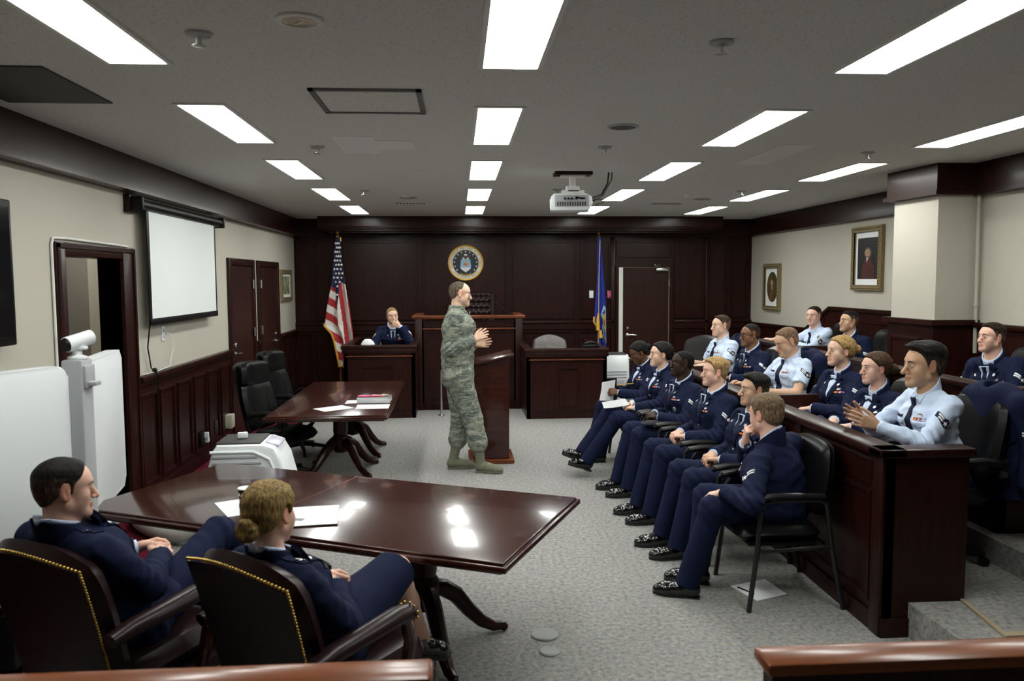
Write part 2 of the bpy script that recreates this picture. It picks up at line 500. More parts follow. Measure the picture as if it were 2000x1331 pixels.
def sprinklers():
    rt = thing('sprinkler', '', 'sprinkler', (0, 0, ZC), group='ceiling sprinklers')
    part('escutcheon', MB().lathe([(.052, -.002), (.048, -.010), (.022, -.016)], seg=18), GREYP, rt)
    h = MB().cyl((0, 0, -.012), (0, 0, -.045), .012, .012, 10).lathe([(.004, -.052), (.026, -.050), (.026, -.046), (.004, -.044)], seg=14)
    part('head', h, STEEL, rt)
    pos = [(-1.0, 3.27, 'sprinkler head between the nearest left light and the round downlight'), (1.086, 3.27, 'sprinkler head right of the nearest centre light'),
           (-1.0, 5.93, 'sprinkler head left of the pale replaced ceiling tiles'), (1.086, 5.87, 'sprinkler head right of the second centre light'),
           (3.17, 6.04, 'sprinkler head beside the rightmost light row'), (-.995, 8.78, 'small far sprinkler head near the left light row'),
           (3.137, 8.71, 'small far sprinkler head near the rightmost light row'), (1.08, 8.62, 'small far sprinkler head left of the projector')]
    for i, (x, y, l) in enumerate(pos):
        o = rt if i == 0 else dup(rt, (x, y, ZC))
        o.location = (x, y, ZC); o['label'] = l
sprinklers()
def ceiling_misc():
    # round downlight with facetted reflector
    t = thing('downlight', 'round recessed downlight with a facetted reflector near the top edge', 'downlight', (-.575, 3.08, ZC))
    part('trim_ring', MB().lathe([(.088, -.001), (.086, -.009), (.066, -.012), (.062, -.004)], seg=28), WHITE, t)
    part('reflector', MB().lathe([(.064, -.006), (.05, -.003), (.03, -.0015), (.001, -.001)], seg=14), plain('facetted reflector', (.75, .68, .5), .12, metal=1.0, bump=.8, bscale=50), t, ang=5)
    # access panel
    t = thing('access_panel', 'square ceiling access panel with a grey metal frame', 'access panel', (-.459, 4.43, ZC))
    f = MB(); a = .285
    for q in ((-a, -a + .028, -a, a), (a - .028, a, -a, a), (-a, a, -a, -a + .028), (-a, a, a - .028, a)): f.bb(*q, -.012, 0)
    part('frame', f, plain('dull aluminium', (.20, .20, .20), .45, metal=.6), t)
    part('panel', MB().bb(-a + .03, a - .03, -a + .03, a - .03, -.006, 0), CEIL, t)
    t = thing('ceiling_speaker', 'dark round ceiling speaker right of the centre lights', 'speaker', (1.058, 5.085, ZC))
    part('grille', MB().lathe([(.085, -.002), (.08, -.008), (.001, -.012)], seg=26), plain('speaker grille', (.09, .085, .08), .6), t)
    part('rim', MB().lathe([(.10, -.001), (.098, -.006), (.085, -.008)], seg=26), GREYP, t)
    t = thing('ceiling_hatch', 'dark square ceiling panel above the left wall near the camera', 'ceiling panel', (-2.12, 4.16, ZC))
    part('panel', MB().bb(-.27, .27, -.37, .37, -.008, 0), DARKG, t)
    # air grilles, smoke detectors, ceiling discs
    va = thing('air_grille', 'slotted air grille in the ceiling before the judge bench', 'air vent', (-.575, 10.14, ZC), group='far ceiling air grilles')
    part('frame', MB().bb(-.20, .20, -.07, .07, -.008, 0), CEIL2, va)
    s = MB()
    for i in range(9): s.bb(-.18 + i * .042, -.155 + i * .042, -.05, .05, -.012, -.007)
    part('slats', s, DARKG, va)
    dup(va, (2.68, 10.14, ZC), label='slotted air grille in the ceiling before the back door')
    sd = thing('smoke_detector', 'small white smoke detector near the left far air grille', 'smoke detector', (-.575, 9.18, ZC), group='ceiling smoke detectors')
    part('body', MB().lathe([(.055, 0), (.055, -.012), (.045, -.03), (.02, -.034)], seg=18), WHITE, sd)
    dup(sd, (2.67, 9.15, ZC), label='small white smoke detector near the right far air grille')
    cd = thing('ceiling_speaker', 'pale round ceiling speaker by the left far air grille', 'speaker', (-.566, 9.52, ZC), group='pale far ceiling speakers')
    part('grille', MB().lathe([(.105, 0), (.10, -.007), (.001, -.009)], seg=24), plain('pale grille', (.33, .31, .28), .7), cd)
    dup(cd, (2.98, 9.61, ZC), label='pale round ceiling speaker by the right far air grille')
    # paler replaced tiles
    struct('ceiling.001', MB().bb(-.84, -.56, 5.50, 6.22, -.003, 0).bb(-.56, -.30, 5.66, 6.05, -.003, 0).bb(2.35, 2.62, 5.70, 6.7, -.003, 0), CEIL2, label='paler replaced ceiling tiles').location = (0, 0, ZC)
    # projector
    px, py = 1.05, 7.25
    m = thing('projector_mount', 'white projector ceiling mount on a dark wooden board', 'projector mount', (px, py, ZC))
    part('board', MB().bb(-.17, .17, -.09, .09, -.03, 0, .004), WOODX, m)
    part('plate', MB().bb(-.11, .11, -.06, .06, -.045, -.03, .003), WHITE, m)
    part('post', MB().bb(-.028, .028, -.028, .028, -.13, -.045).bb(-.06, .06, -.03, .03, -.165, -.125, .004), WHITE, m)
    part('bracket', MB().bb(-.10, .10, -.05, -.035, -.19, -.165).bb(-.10, .10, .035, .05, -.19, -.165).bb(-.05, .05, -.05, .05, -.176, -.164), WHITE, m)
    p = thing('projector', 'silver and grey ceiling projector hanging right of centre', 'projector', (px - .015, py - .03, ZC - .28), -.12)
    b = MB()
    prof = [(-.185, -.075), (-.185, -.02), (-.12, .085), (.10, .085), (.165, .035), (.18, -.02), (.15, -.075)]
    b.prism([(-.19, -.075), (-.185, .045), (-.16, .075), (.12, .075), (.175, .05), (.185, -.01), (.15, -.075)], 'y', .26, (0, -.13, 0), .012)
    part('case', b, OFFW, p)
    part('rear_panel', MB().bb(-.15, .15, -.137, -.128, -.04, .06, .003), GREYP, p)
    s = MB()
    for i in range(12): s.bb(-.13 + i * .022, -.118 + i * .022, -.14, -.136, -.035, .0)
    part('vent_slots', s, DARKG, p)
    cn = MB()
    for i, xx in enumerate((-.06, -.03, .0, .04, .09)): cn.bb(xx - .009, xx + .009, -.15, -.135, .02, .036)
    part('connectors', cn, BLACKP, p)
    part('side_grille', MB().bb(-.196, -.18, -.10, .09, -.05, .03, .003), plain('clear lens side', (.5, .55, .56), .1), p)
    solo('projector_cable', MB().tube([(px + .33, py, ZC), (px + .32, py, ZC - .10), (px + .26, py - .03, ZC - .2), (px + .14, py - .15, ZC - .25), (px + .05, py - .19, ZC - .25)], .008, 8)
         .tube([(px + .36, py, ZC), (px + .355, py, ZC - .07), (px + .27, py - .05, ZC - .21), (px + .17, py - .16, ZC - .27), (px + .0, py - .19, ZC - .24)], .006, 8)
         .tube([(px + .16, py - .2, ZC - .26), (px + .24, py - .19, ZC - .26), (px + .25, py - .19, ZC - .29), (px + .17, py - .2, ZC - .31)], .004, 8),
         BLACKP, 'black cable bundle looping from the ceiling to the projector', 'cable')
ceiling_misc()

# ---------------------------------------------------------------- doorway, doors, left wall things
def left_wall():
    d = MB()
    d.bb(XW - .17, XW + .03, 5.33, 5.46, 0, 2.11, .006); d.bb(XW - .17, XW + .03, 6.37, 6.58, 0, 2.11, .006); d.bb(XW - .17, XW + .03, 5.46, 6.37, 2.02, 2.11, .006)
    d.bb(XW + .03, XW + .042, 5.34, 5.37, 0, 2.10); d.bb(XW + .03, XW + .042, 6.54, 6.57, 0, 2.10)
    d.bb(XW + .03, XW + .042, 5.34, 6.57, 2.07, 2.10)
    struct('door_1', d, WOODV, label='dark wood frame of the open doorway')
    # corridor beyond
    struct('wall_corridor', MB().bb(-4.35, -4.25, 4.4, 10.2, 0, ZC).bb(-4.3, XW - .16, 10.1, 10.2, 0, ZC).bb(-4.3, XW - .16, 4.4, 4.5, 0, ZC), WALL)
    struct('trim_10', MB().bb(-4.25, -4.15, 7.6, 9.30, 0, 2.4), plain('grey steel locker paint', (.22, .20, .175), .5), label='grey brown partition in the corridor')
    t = thing('ceiling_light', 'unseen lamp added to light the corridor beyond the open doorway', 'ceiling light', (-3.4, 9.2, ZC))  # added lamp, out of view, that brightens the corridor walls
    part('diffuser', MB().bb(-.12, .12, -.5, .5, -.03, 0), emitter('corridor fill emitter', (1, .98, .93), 16.0), t)
    # two closed doors
    for i, (y0, y1, hy, hinge) in enumerate(((9.22, 10.37, 9.44, 10.26), (10.55, 11.74, 11.50, 10.66))):
        f = MB()
        f.bb(XW - .02, XW + .035, y0, y0 + .09, 0, 2.11, .005); f.bb(XW - .02, XW + .035, y1 - .09, y1, 0, 2.11, .005); f.bb(XW - .02, XW + .035, y0 + .09, y1 - .09, 2.03, 2.11, .005)
        fr = struct('door_%d' % (i + 2), f, WOODV, label='dark wood door frame %s the screen' % ('nearer' if i == 0 else 'farther from'))
        part('door_leaf', MB().bb(XW - .02, XW + .012, y0 + .09, y1 - .09, .004, 2.03), WOODD, fr)
        h = MB()
        s = 1 if i == 0 else -1
        h.lathe([(.028, 0), (.028, .008), (.012, .012), (.012, .05)], (XW + .012, hy, 1.0), 16, Matrix.Rotation(PI / 2, 3, 'Y'))
        h.tube([(XW + .055, hy, 1.0), (XW + .06, hy + s * .06, 1.0), (XW + .055, hy + s * .13, .995)], .010, 8)
        h.lathe([(.026, 0), (.026, .012), (.02, .018), (.001, .02)], (XW + .012, hy, 1.10), 16, Matrix.Rotation(PI / 2, 3, 'Y'))
        part('door_handle', h, SILVER, fr)
        hg = MB()
        for z in (.25, 1.15, 1.75): hg.cyl((XW + .036, hinge, z), (XW + .036, hinge, z + .11), .011)
        part('hinge', hg, STEEL, fr)
    # pull-down screen
    t = thing('projection_screen', 'white pull-down projection screen hanging on the left wall', 'projection screen', (XW, 7.6, 2.47))
    part('housing', MB().tube([(.085, -1.07, -.01), (.085, 1.10, -.01)], .045, 16), BLACKP, t)
    part('end_cap', MB().bb(.03, .14, -1.10, -1.06, -.065, .045, .008), BLACKP, t)
    part('end_cap', MB().bb(.03, .14, 1.09, 1.13, -.065, .045, .008), BLACKP, t)
    part('wall_bracket', MB().bb(0, .05, -1.12, -.98, -.08, .06, .004), WOODV, t)
    part('wall_bracket', MB().bb(0, .05, 1.0, 1.1, -.07, .05, .004), WOODV, t)
    part('screen_fabric', MB().bb(.086, .090, -.86, .90, -.93, -.03), SCREEN, t)
    part('border', MB().bb(.0845, .0915, -.905, -.855, -.955, -.03).bb(.0845, .0915, .895, .93, -.955, -.03).bb(.080, .098, -.905, .93, -.985, -.93, .004), BLACKP, t)
    # television at the left edge
    t = thing('wall_television', 'black flat television on the left wall, cut by the left edge', 'television', (XW, 4.2, 1.9))
    part('bezel', MB().bb(.03, .09, -.62, .52, -.41, .41, .01), BLACKP, t)
    part('screen', MB().bb(.088, .093, -.59, .49, -.37, .37), plain('dark glass', (.008, .008, .009), .08), t)
    part('wall_bracket', MB().bb(0, .03, -.2, .2, -.15, .15), BLACKM, t)
    # cables and sockets
    solo('cable_conduit', MB().tube([(XW + .012, 5.315, .1), (XW + .012, 5.315, 1.0), (XW + .012, 5.315, 2.09), (XW + .012, 5.335, 2.13), (XW + .012, 5.5, 2.135), (XW + .012, 6.3, 2.125), (XW + .012, 6.5, 2.12)], .009, 8),
         WHITE, 'white cable running up and over the open doorway', 'cable')
    solo('screen_cord', MB().tube([(XW + .07, 6.74, 1.50), (XW + .03, 6.78, 1.3), (XW + .025, 6.85, 1.12), (XW + .08, 6.87, 1.06), (XW + .06, 6.88, .9), (XW + .055, 6.89, .3)], .006, 8).ball((XW + .05, 6.86, 1.10), .022, 10),
         BLACKP, 'black cord hanging below the projection screen', 'cord')
    solo('loose_cable', MB().tube([(XW + .02, 7.22, 1.40), (XW + .04, 7.33, 1.36), (XW + .03, 7.38, 1.25), (XW + .03, 7.30, 1.15), (XW + .05, 7.22, 1.10), (XW + .05, 6.9, 1.085), (XW + .04, 6.62, 1.09)], .0035, 6),
         WHITE, 'thin white cable drooping from the wall plate to the chair rail', 'cable')
    def plate(name, y, z, w, h, label, cat, m=OFFW, d=.012):
        t = thing(name, label, cat, (XW, y, z))
        part('plate', MB().bb(0, d, -w / 2, w / 2, -h / 2, h / 2, .002), m, t)
        part('socket', MB().bb(d, d + .003, -w / 4, w / 4, -h / 3, -h / 12).bb(d, d + .003, -w / 4, w / 4, h / 12, h / 3), GREYP, t)
    plate('wall_plate', 7.20, 1.39, .07, .13, 'white cable plate on the wall below the projection screen', 'wall plate')
    plate('wall_plate', 6.62, 1.22, .06, .11, 'white switch plate beside the open doorway', 'wall plate')
    plate('wall_plate', 11.80, 1.22, .06, .11, 'white switch plate beside the farther closed door', 'wall plate')
    def box(y, z, w, h, d, m, label):
        t = thing('socket_box', label, 'socket', (XW + .02, y, z))
        part('box', MB().bb(0, d, -w / 2, w / 2, -h / 2, h / 2, .004), m, t)
        part('cover', MB().bb(d, d + .004, -w / 2 + .01, w / 2 - .01, -h / 2 + .01, h / 2 - .01, .001), m, t)
    box(8.98, .29, .13, .15, .07, plain('ivory plastic', (.55, .53, .42), .45), 'ivory surface socket box low on the wainscot')
    box(8.09, .27, .16, .15, .02, BLACKP, 'black low wall socket with plugs in the wainscot')
    box(8.57, .30, .08, .13, .012, DARKG, 'small dark socket plate on the wainscot')
    solo('power_plug', MB().bb(XW + .045, XW + .085, 8.10, 8.14, .27, .33, .005).bb(XW + .045, XW + .08, 8.12, 8.17, .22, .27, .005), OFFW, 'white power plugs in the black wainscot socket', 'plug')
    # landscape print
    t = thing('framed_picture', 'small gilt framed landscape print beside the farther closed door', 'picture', (XW, 12.28, 1.775))
    f = MB(); f.frame(-.36, .36, -.235, .235, .06, .0, .035, 'x')
    part('frame', f, GILT, t)
    part('mat_board', MB().bb(.004, .012, -.31, .31, -.18, .18), PAPER, t)
    part('print', MB().bb(.012, .014, -.24, .24, -.135, .135), plain('landscape print', (.23, .26, .16), .6, var=.8, vscale=9), t)
left_wall()

def back_wall():
    # door with a white jamb strip
    d = MB()
    d.bb(2.60, 2.645, YB - .03, YB + .10, 0, 2.06); d.bb(3.49, 3.535, YB - .03, YB + .10, 0, 2.06); d.bb(2.645, 3.49, YB - .03, YB + .10, 2.045, 2.075)
    fr = struct('door_4', d, WOODV, label='back door with a white edge strip')
    part('jamb_strip', MB().bb(2.645, 2.715, YB - .02, YB + .02, .0, 2.04), plain('white jamb paint', (.80, .80, .74), .5), fr, label='white jamb strip')
    part('door_leaf', MB().bb(2.725, 3.485, YB + .0, YB + .045, .01, 2.035), WOODD, fr)
    part('door_edge_trim', MB().bb(2.722, 3.488, YB - .012, YB + .01, 2.032, 2.042).bb(3.482, 3.490, YB - .012, YB + .0, .01, 2.035), plain('tan edge', (.26, .20, .13), .5), fr)
    h = MB().lathe([(.026, 0), (.026, .01), (.011, .014), (.011, .05)], (2.80, YB, .93), 14, Matrix.Rotation(PI / 2, 3, 'X'))
    h.tube([(2.80, YB - .05, .93), (2.87, YB - .055, .93), (2.94, YB - .05, .925)], .010, 8)
    h.lathe([(.026, 0), (.026, .012), (.02, .018), (.001, .02)], (2.80, YB, 1.04), 14, Matrix.Rotation(PI / 2, 3, 'X'))
    part('door_handle', h, SILVER, fr)
    part('door_closer', MB().bb(3.26, 3.46, YB - .06, YB, 1.975, 2.02, .006).tube([(3.36, YB - .04, 2.03), (3.22, YB - .10, 2.06), (3.32, YB - .05, 2.075)], .009, 8).ball((3.23, YB - .09, 2.075), .016, 10), STEEL, fr)
    hg = MB()
    for z in (.22, .95, 1.72): hg.cyl((3.489, YB - .016, z), (3.489, YB - .016, z + .12), .011)
    part('hinge', hg, STEEL, fr)
    struct('wall_beyond', MB().bb(2.5, 3.7, YB + .5, YB + .55, 0, 2.3), DARKG)
    # switch plates
    for x, m, l in ((2.19, OFFW, 'small white switch plate left of the blue flag'), (2.49, plain('pink plate', (.75, .12, .28), .5), 'small pink plate right of the blue flag')):
        t = thing('wall_plate', l, 'wall plate', (x, YB - .022, 1.60))
        part('plate', MB().bb(-.035, .035, -.01, 0, -.06, .06, .002), m, t)
        part('switch', MB().bb(-.012, .012, -.015, -.01, -.025, .025), m, t)
    # ---- seal
    S = thing('wall_seal', 'round air force seal with gold rim high on the back wall', 'seal', (.135, YB - .02, 2.12))
    R = Matrix.Rotation(PI / 2, 3, 'X')
    r0 = .288
    part('backing', MB().lathe([(r0 - .004, -.02), (r0 - .004, .010)], seg=64, rot=R), GOLD, S)
    part('gold_rim', MB().lathe([(r0 - .03, .010), (r0 - .022, .020), (r0 - .008, .022), (r0, .012), (r0 - .002, 0)], seg=64, rot=R), plain('seal gold', (.80, .42, .03), .4), S)
    part('white_band', MB().lathe([(.205, .0105), (.205, .013), (.262, .013), (.262, .0105)], seg=64, rot=R), plain('seal white', (.80, .78, .70), .5), S)
    part('inner_ring', MB().lathe([(.206, .011), (.206, .0155), (.214, .0155), (.214, .011)], seg=64, rot=R), plain('seal gold line', (.62, .42, .10), .5), S)
    part('blue_field', MB().lathe([(.0005, .0135), (.206, .0135), (.206, .011)], seg=64, rot=R), plain('seal dark blue', (.008, .012, .028), .5), S)
    inkm = plain('seal lettering', (.05, .055, .065), .5)
    def arc_text(s, rad, a0, a1, size, flip):
        n = len(s)
        for i, ch in enumerate(s):
            if ch == ' ': continue
            a = a0 + (a1 - a0) * i / (n - 1)
            rot = R @ Matrix.Rotation((a + PI / 2) if flip else (a - PI / 2), 3, 'Z')
            text_mesh('letter', ch, size, inkm, S, (rad * math.cos(a), -.0135, rad * math.sin(a)), rot, .0006)
    arc_text('DEPARTMENT OF THE AIR FORCE', .234, math.radians(196), math.radians(-16), .046, False)
    arc_text('UNITED STATES OF AMERICA', .234, math.radians(218), math.radians(322), .034, True)
    def star(mb, cx, cz, r, y, rin=.4, n=5):
        pts = []
        for k in range(2 * n):
            a = PI / 2 + k * PI / n; q = r if k % 2 == 0 else r * rin
            pts.append((cx + q * math.cos(a), cz + q * math.sin(a)))
        mb.prism(pts, 'y', -.003, (0, y, 0))
    wm = plain('seal star white', (.80, .80, .78), .5)
    sp = []
    for k in range(13):
        a = math.radians(90 + (k - 6) * 21.5)
        sp.append((.180 * math.cos(a), .180 * math.sin(a)))
    for x, z in sp:
        m = MB(); star(m, x, z, .017, -.0135); part('star', m, wm, S)
    sh = [(-.08, .055), (-.075, .075), (-.06, .07), (0, .072), (.06, .07), (.075, .075), (.08, .055), (.078, .03), (.088, -.03), (.08, -.07), (.05, -.10), (0, -.135), (-.05, -.10), (-.08, -.07), (-.088, -.03), (-.078, .03)]
    part('shield', MB().prism(sh, 'y', -.006, (0, -.0135, -.02)), plain('seal shield blue', (.27, .50, .68), .5), S)
    part('shield_base', MB().prism([(-.084, -.055), (-.05, -.045), (-.02, -.057), (0, -.047), (.025, -.057), (.05, -.045), (.084, -.055), (.08, -.07), (.05, -.098), (0, -.13), (-.05, -.098), (-.08, -.07)], 'y', -.002, (0, -.0195, -.02)), wm, S)
    m = MB(); star(m, 0, -.015, .05, -.0195, .35, 8)
    part('thunderbolt', m, plain('seal orange', (.78, .30, .02), .5), S)
    part('wing', MB().prism([(-.042, .0), (-.02, .008), (0, -.01), (.02, .008), (.042, 0), (.015, -.03), (0, -.038), (-.015, -.03)], 'y', -.002, (0, -.0225, -.012)), plain('seal amber', (.62, .20, .01), .5), S)
    part('eagle', MB().prism([(-.095, .135), (-.055, .12), (-.03, .108), (-.012, .10), (.012, .10), (.03, .108), (.055, .12), (.095, .135), (.07, .105), (.03, .085), (.012, .06), (-.012, .06), (-.03, .085), (-.07, .105)], 'y', -.005, (0, -.0135, 0)), plain('seal eagle brown', (.10, .045, .03), .5), S)
    part('cloud', MB().prism([(-.05, .055), (-.052, .08), (-.03, .09), (-.02, .065), (.02, .065), (.03, .09), (.052, .08), (.05, .055)], 'y', -.004, (0, -.0135, 0)).prism([(-.03, .13), (-.016, .142), (.016, .142), (.03, .13), (.012, .115), (-.012, .115)], 'y', -.007, (0, -.0135, 0)), wm, S)
    part('scroll', MB().prism([(-.085, -.16), (-.06, -.178), (0, -.19), (.06, -.178), (.085, -.16), (.085, -.178), (.06, -.196), (0, -.205), (-.06, -.196), (-.085, -.178)], 'y', -.003, (0, -.0135, 0)), plain('seal scroll gold', (.62, .38, .03), .5), S)
    text_mesh('letter', 'MCMXLVII', .024, inkm, S, (0, -.0172, -.190), R, .0006)
back_wall()

# ---------------------------------------------------------------- right wall portraits
def portraits():
    def port(name, y, z, w, h, label, oval):
        t = thing(name, label, 'picture', (XR, y, z))
        fw = .065
        f = MB(); f.frame(-w / 2, w / 2, -h / 2, h / 2, fw, -.045, 0, 'x')
        f.frame(-w / 2 + fw - .012, w / 2 - fw + .012, -h / 2 + fw - .012, h / 2 - fw + .012, .012, -.05, -.03, 'x')
        rr = random.Random(3)
        for k in range(22):
            for s in (-1, 1):
                f.ball((-.046, -w / 2 + fw * .4 + k * (w - fw * .8) / 21, s * (h / 2 - fw * .45)), .012, 6)
                f.ball((-.046, s * (w / 2 - fw * .45), -h / 2 + fw * .4 + k * (h - fw * .8) / 21), .012, 6)
        part('frame', f, GILT, t)
        part('mat_board', MB().bb(-.014, -.004, -w / 2 + fw, w / 2 - fw, -h / 2 + fw, h / 2 - fw), PAPER, t)
        iw, ih = w / 2 - fw - .05, h / 2 - fw - (.07 if not oval else .06)
        if oval:
            ring = [(iw * math.cos(a), ih * math.sin(a)) for a in [2 * PI * k / 40 for k in range(40)]]
            part('print', MB().prism(ring, 'x', -.003, (-.014, 0, 0)), plain('umber oval ground', (.085, .062, .022), .5, var=.5, vscale=6), t)
        else:
            part('print', MB().bb(-.017, -.014, -iw, iw, -ih, ih), plain('dark portrait ground', (.006, .005, .006), .5), t)
        k = ih * (.95 if not oval else .62)
        coat = [(-iw * .72, -ih * .97), (-iw * .66, -ih * .35), (-iw * .25, ih * .02), (iw * .12, ih * .02), (iw * .5, -ih * .25), (iw * .62, -ih * .97)]
        if oval: coat = [(-iw * .45, -ih * .8), (-iw * .5, -ih * .3), (-iw * .2, -ih * .02), (iw * .2, -ih * .02), (iw * .5, -ih * .3), (iw * .45, -ih * .8)]
        part('painted_coat', MB().prism(coat, 'x', -.002, (-.017, 0, 0)), plain('painted russet' if not oval else 'painted brown', (.06, .012, .008) if not oval else (.12, .06, .03), .5, var=.4, vscale=7), t)
        hd = [(.0 + iw * .26 * math.cos(a), ih * .27 + ih * .19 * math.sin(a)) for a in [2 * PI * q / 20 for q in range(20)]]
        hair = [(.03 * 0 - iw * .04 + iw * .34 * math.cos(a), ih * .27 + ih * .27 * math.sin(a)) for a in [2 * PI * q / 20 for q in range(20)]]
        part('painted_hair', MB().prism(hair, 'x', -.0015, (-.0185, 0, 0)), plain('painted grey', (.10, .085, .065), .6), t)
        part('painted_face', MB().prism(hd, 'x', -.0015, (-.020, 0, 0)), plain('painted pale skin', (.36, .21, .12), .6), t)
        part('painted_cravat', MB().prism([(-iw * .1, ih * .04), (iw * .1, ih * .04), (iw * .05, -ih * .2)], 'x', -.0015, (-.0195, 0, 0)), plain('painted white', (.55, .52, .46), .6), t)
    port('framed_portrait', 12.07, 1.715, .64, .72, 'small gilt framed oval portrait print nearest the back corner', True)
    port('framed_portrait', 9.20, 2.08, .70, .76, 'large gilt framed portrait print of a figure in a russet coat', False)
portraits()
# ================================================================ FURNITURE
def rot_pt(p, rz, o):
    c, s = math.cos(rz), math.sin(rz)
    return (o[0] + c * p[0] - s * p[1], o[1] + s * p[0] + c * p[1], o[2] + p[2])

# ---------------------------------------------------------------- courtroom joinery
def panelled(mb, x0, x1, z0, z1, y, s=-1, d=.014, w=.02):
    """raised moulding frame on a face at y (s = outward sign)"""
    mb.frame(x0, x1, z0, z1, w, min(y, y + s * d), max(y, y + s * d))

def benches():
    # judge bench
    t = thing('judge_bench', 'tall dark judge bench below the round seal', 'bench', (.155, 11.30, 0))
    b = MB()
    b.bb(-.70, .70, 0, .06, 0, 1.27).bb(-.70, -.64, 0, .95, 0, 1.27).bb(.64, .70, 0, .95, 0, 1.27)
    b.bb(-.72, .72, -.02, .03, 0, .11, .004)
    for x in (-.76, .66): b.bb(x, x + .10, -.03, .10, 0, 1.30, .004)
    panelled(b, -.64, .64, .16, 1.12, 0); panelled(b, -.64, .64, 1.18, 1.27, 0, d=.012, w=.012)
    part('body', b, WOODV, t)
    part('top_rail', MB().bb(-.80, .80, -.045, .10, 1.30, 1.345, .008).bb(-.80, -.66, .10, .98, 1.30, 1.345, .008).bb(.66, .80, .10, .98, 1.30, 1.345, .008), WOODR, t)
    part('moulding', MB().bb(-.66, .66, -.025, 0, 1.145, 1.165, .004), WOODR, t)
    part('desk', MB().bb(-.64, .64, .06, .6, 1.10, 1.13), WOODT, t)
    m = thing('gooseneck_microphone', 'thin black gooseneck microphone on the judge bench', 'microphone', (.74, 11.36, 1.346))
    part('neck', MB().tube([(0, 0, 0), (-.10, 0, .09), (-.17, 0, .15)], .006, 8), BLACKP, m)
    part('head', MB().tube([(-.17, 0, .15), (-.20, 0, .172)], .014, 10), BLACKP, m)
    part('base', MB().lathe([(.05, 0), (.05, .015), (.02, .025)]), BLACKP, m)
    def box(name, label, x0, x1, y, d, top, pan, ll):
        t = thing(name, label, 'witness box', ((x0 + x1) / 2, y, 0))
        h = (x1 - x0) / 2
        b = MB()
        b.bb(-h + .03, h - .03, 0, .05, 0, top - .05).bb(-h + .03, -h + .08, 0, d, 0, top - .05).bb(h - .08, h - .03, 0, d, 0, top - .05)
        panelled(b, -h + .09, h - .09, .10, top - .17, 0, d=.01, w=.012)
        panelled(b, pan[0], pan[1], pan[2], pan[3], -.0, d=.016, w=.014)
        b.frame(.1, d - .1, .1, top - .2, .02, h - .034, h - .018, 'x'); b.frame(.1, d - .1, .1, top - .2, .02, -h + .018, -h + .034, 'x')
        part('body', b, WOODV, t)
        r = MB()
        r.bb(-h, h, -.04, .07, top - .05, top, .008).bb(-h, -h + .11, .07, d, top - .05, top, .008).bb(h - .11, h, .07, d, top - .05, top, .008)
        r.bb(-h + .01, h - .01, -.025, 0, top - .11, top - .05, .006)
        part('top_rail', r, WOODX, t)
        part('moulding', MB().bb(-h + .06, h - .06, -.03, 0, top - .155, top - .14, .004), WOODR, t)
        part('shelf', MB().bb(-h + .08, h - .08, .05, .32, top - .20, top - .17), WOODT, t)
        return t
    box('witness_box', 'dark wood witness box with a seated person and tissues inside', -1.55, -.545, 10.66, 1.5, .985, (-.24, .16, .2, .70), 0)
    box('clerk_box', 'dark wood box with an empty grey chair, right of the podium', .87, 2.00, 10.42, 1.6, .935, (-.10, .16, .16, .68), 0)
    struct('floor.003', MB().bb(-1.47, -.63, 10.72, 12.2, 0, .18), CARPET, label='raised floor inside the witness box')
    # small things on the boxes
    t = thing('tissue_box', 'white tissues standing in the corner of the witness box', 'tissues', (-1.24, 10.86, .816))
    part('carton', MB().bb(-.06, .06, -.055, .055, 0, .10, .004), OFFW, t)
    part('tissue', MB().lathe([(.045, .095), (.085, .125), (.095, .17), (.07, .21), (.04, .235), (.001, .24)], (.02, 0, 0), 9, sy=.6), PAPER, t, ang=10)
    solo('desk_telephone', MB().bb(-.10, .10, -.08, .08, 0, .035, .01).tube([(-.09, -.02, .05), (0, -.02, .068), (.09, -.02, .05)], .018, 8), BLACKP, 'black desk telephone on the front rail of the clerk box', 'telephone', (1.78, 10.56, .937))
    solo('note_block', MB().bb(-.10, .10, -.04, .04, 0, .022, .003), OFFW, 'pale note block beside the telephone on the clerk box', 'note block', (1.80, 10.68, .937), .2) if False else None
benches()

def podium():
    t = thing('podium', 'dark reddish wooden podium with sloping top, behind the standing person', 'podium', (.33, 8.12, 0))
    b = MB()
    b.prism([(-.185, .045), (.175, .045), (.175, 1.07), (-.185, .985)], 'y', .46, (0, -.22, 0), .004)
    part('body', b, WOODT, t)
    part('base', MB().bb(-.235, .225, -.25, .27, 0, .045, .010), WOODR, t)
    sl = math.atan2(.095, .42)
    part('top', MB().box((.005, 0.01, 1.050), (.45, .54, .028), Matrix.Rotation(-sl, 3, 'Y'), .008), WOODT, t)
    part('ledge', MB().box((-.212, .01, 1.008), (.02, .54, .04), Matrix.Rotation(-sl, 3, 'Y'), .004), WOODT, t)
    solo('pen', MB().tube([(0, -.06, 0), (.0, .06, .0)], .005, 8), SILVER, 'silver pen lying on the sloping podium top', 'pen', (.40, 7.95, 1.089))
    e = thing('floor_stand', 'thin silver floor stand leg behind the standing person', 'stand', (-.235, 10.80, 0))
    part('pole', MB().cyl((0, 0, .02), (0, 0, .62), .016), STEEL, e)
    part('base', MB().lathe([(.045, 0), (.045, .012), (.02, .025)]), STEEL, e)
podium()

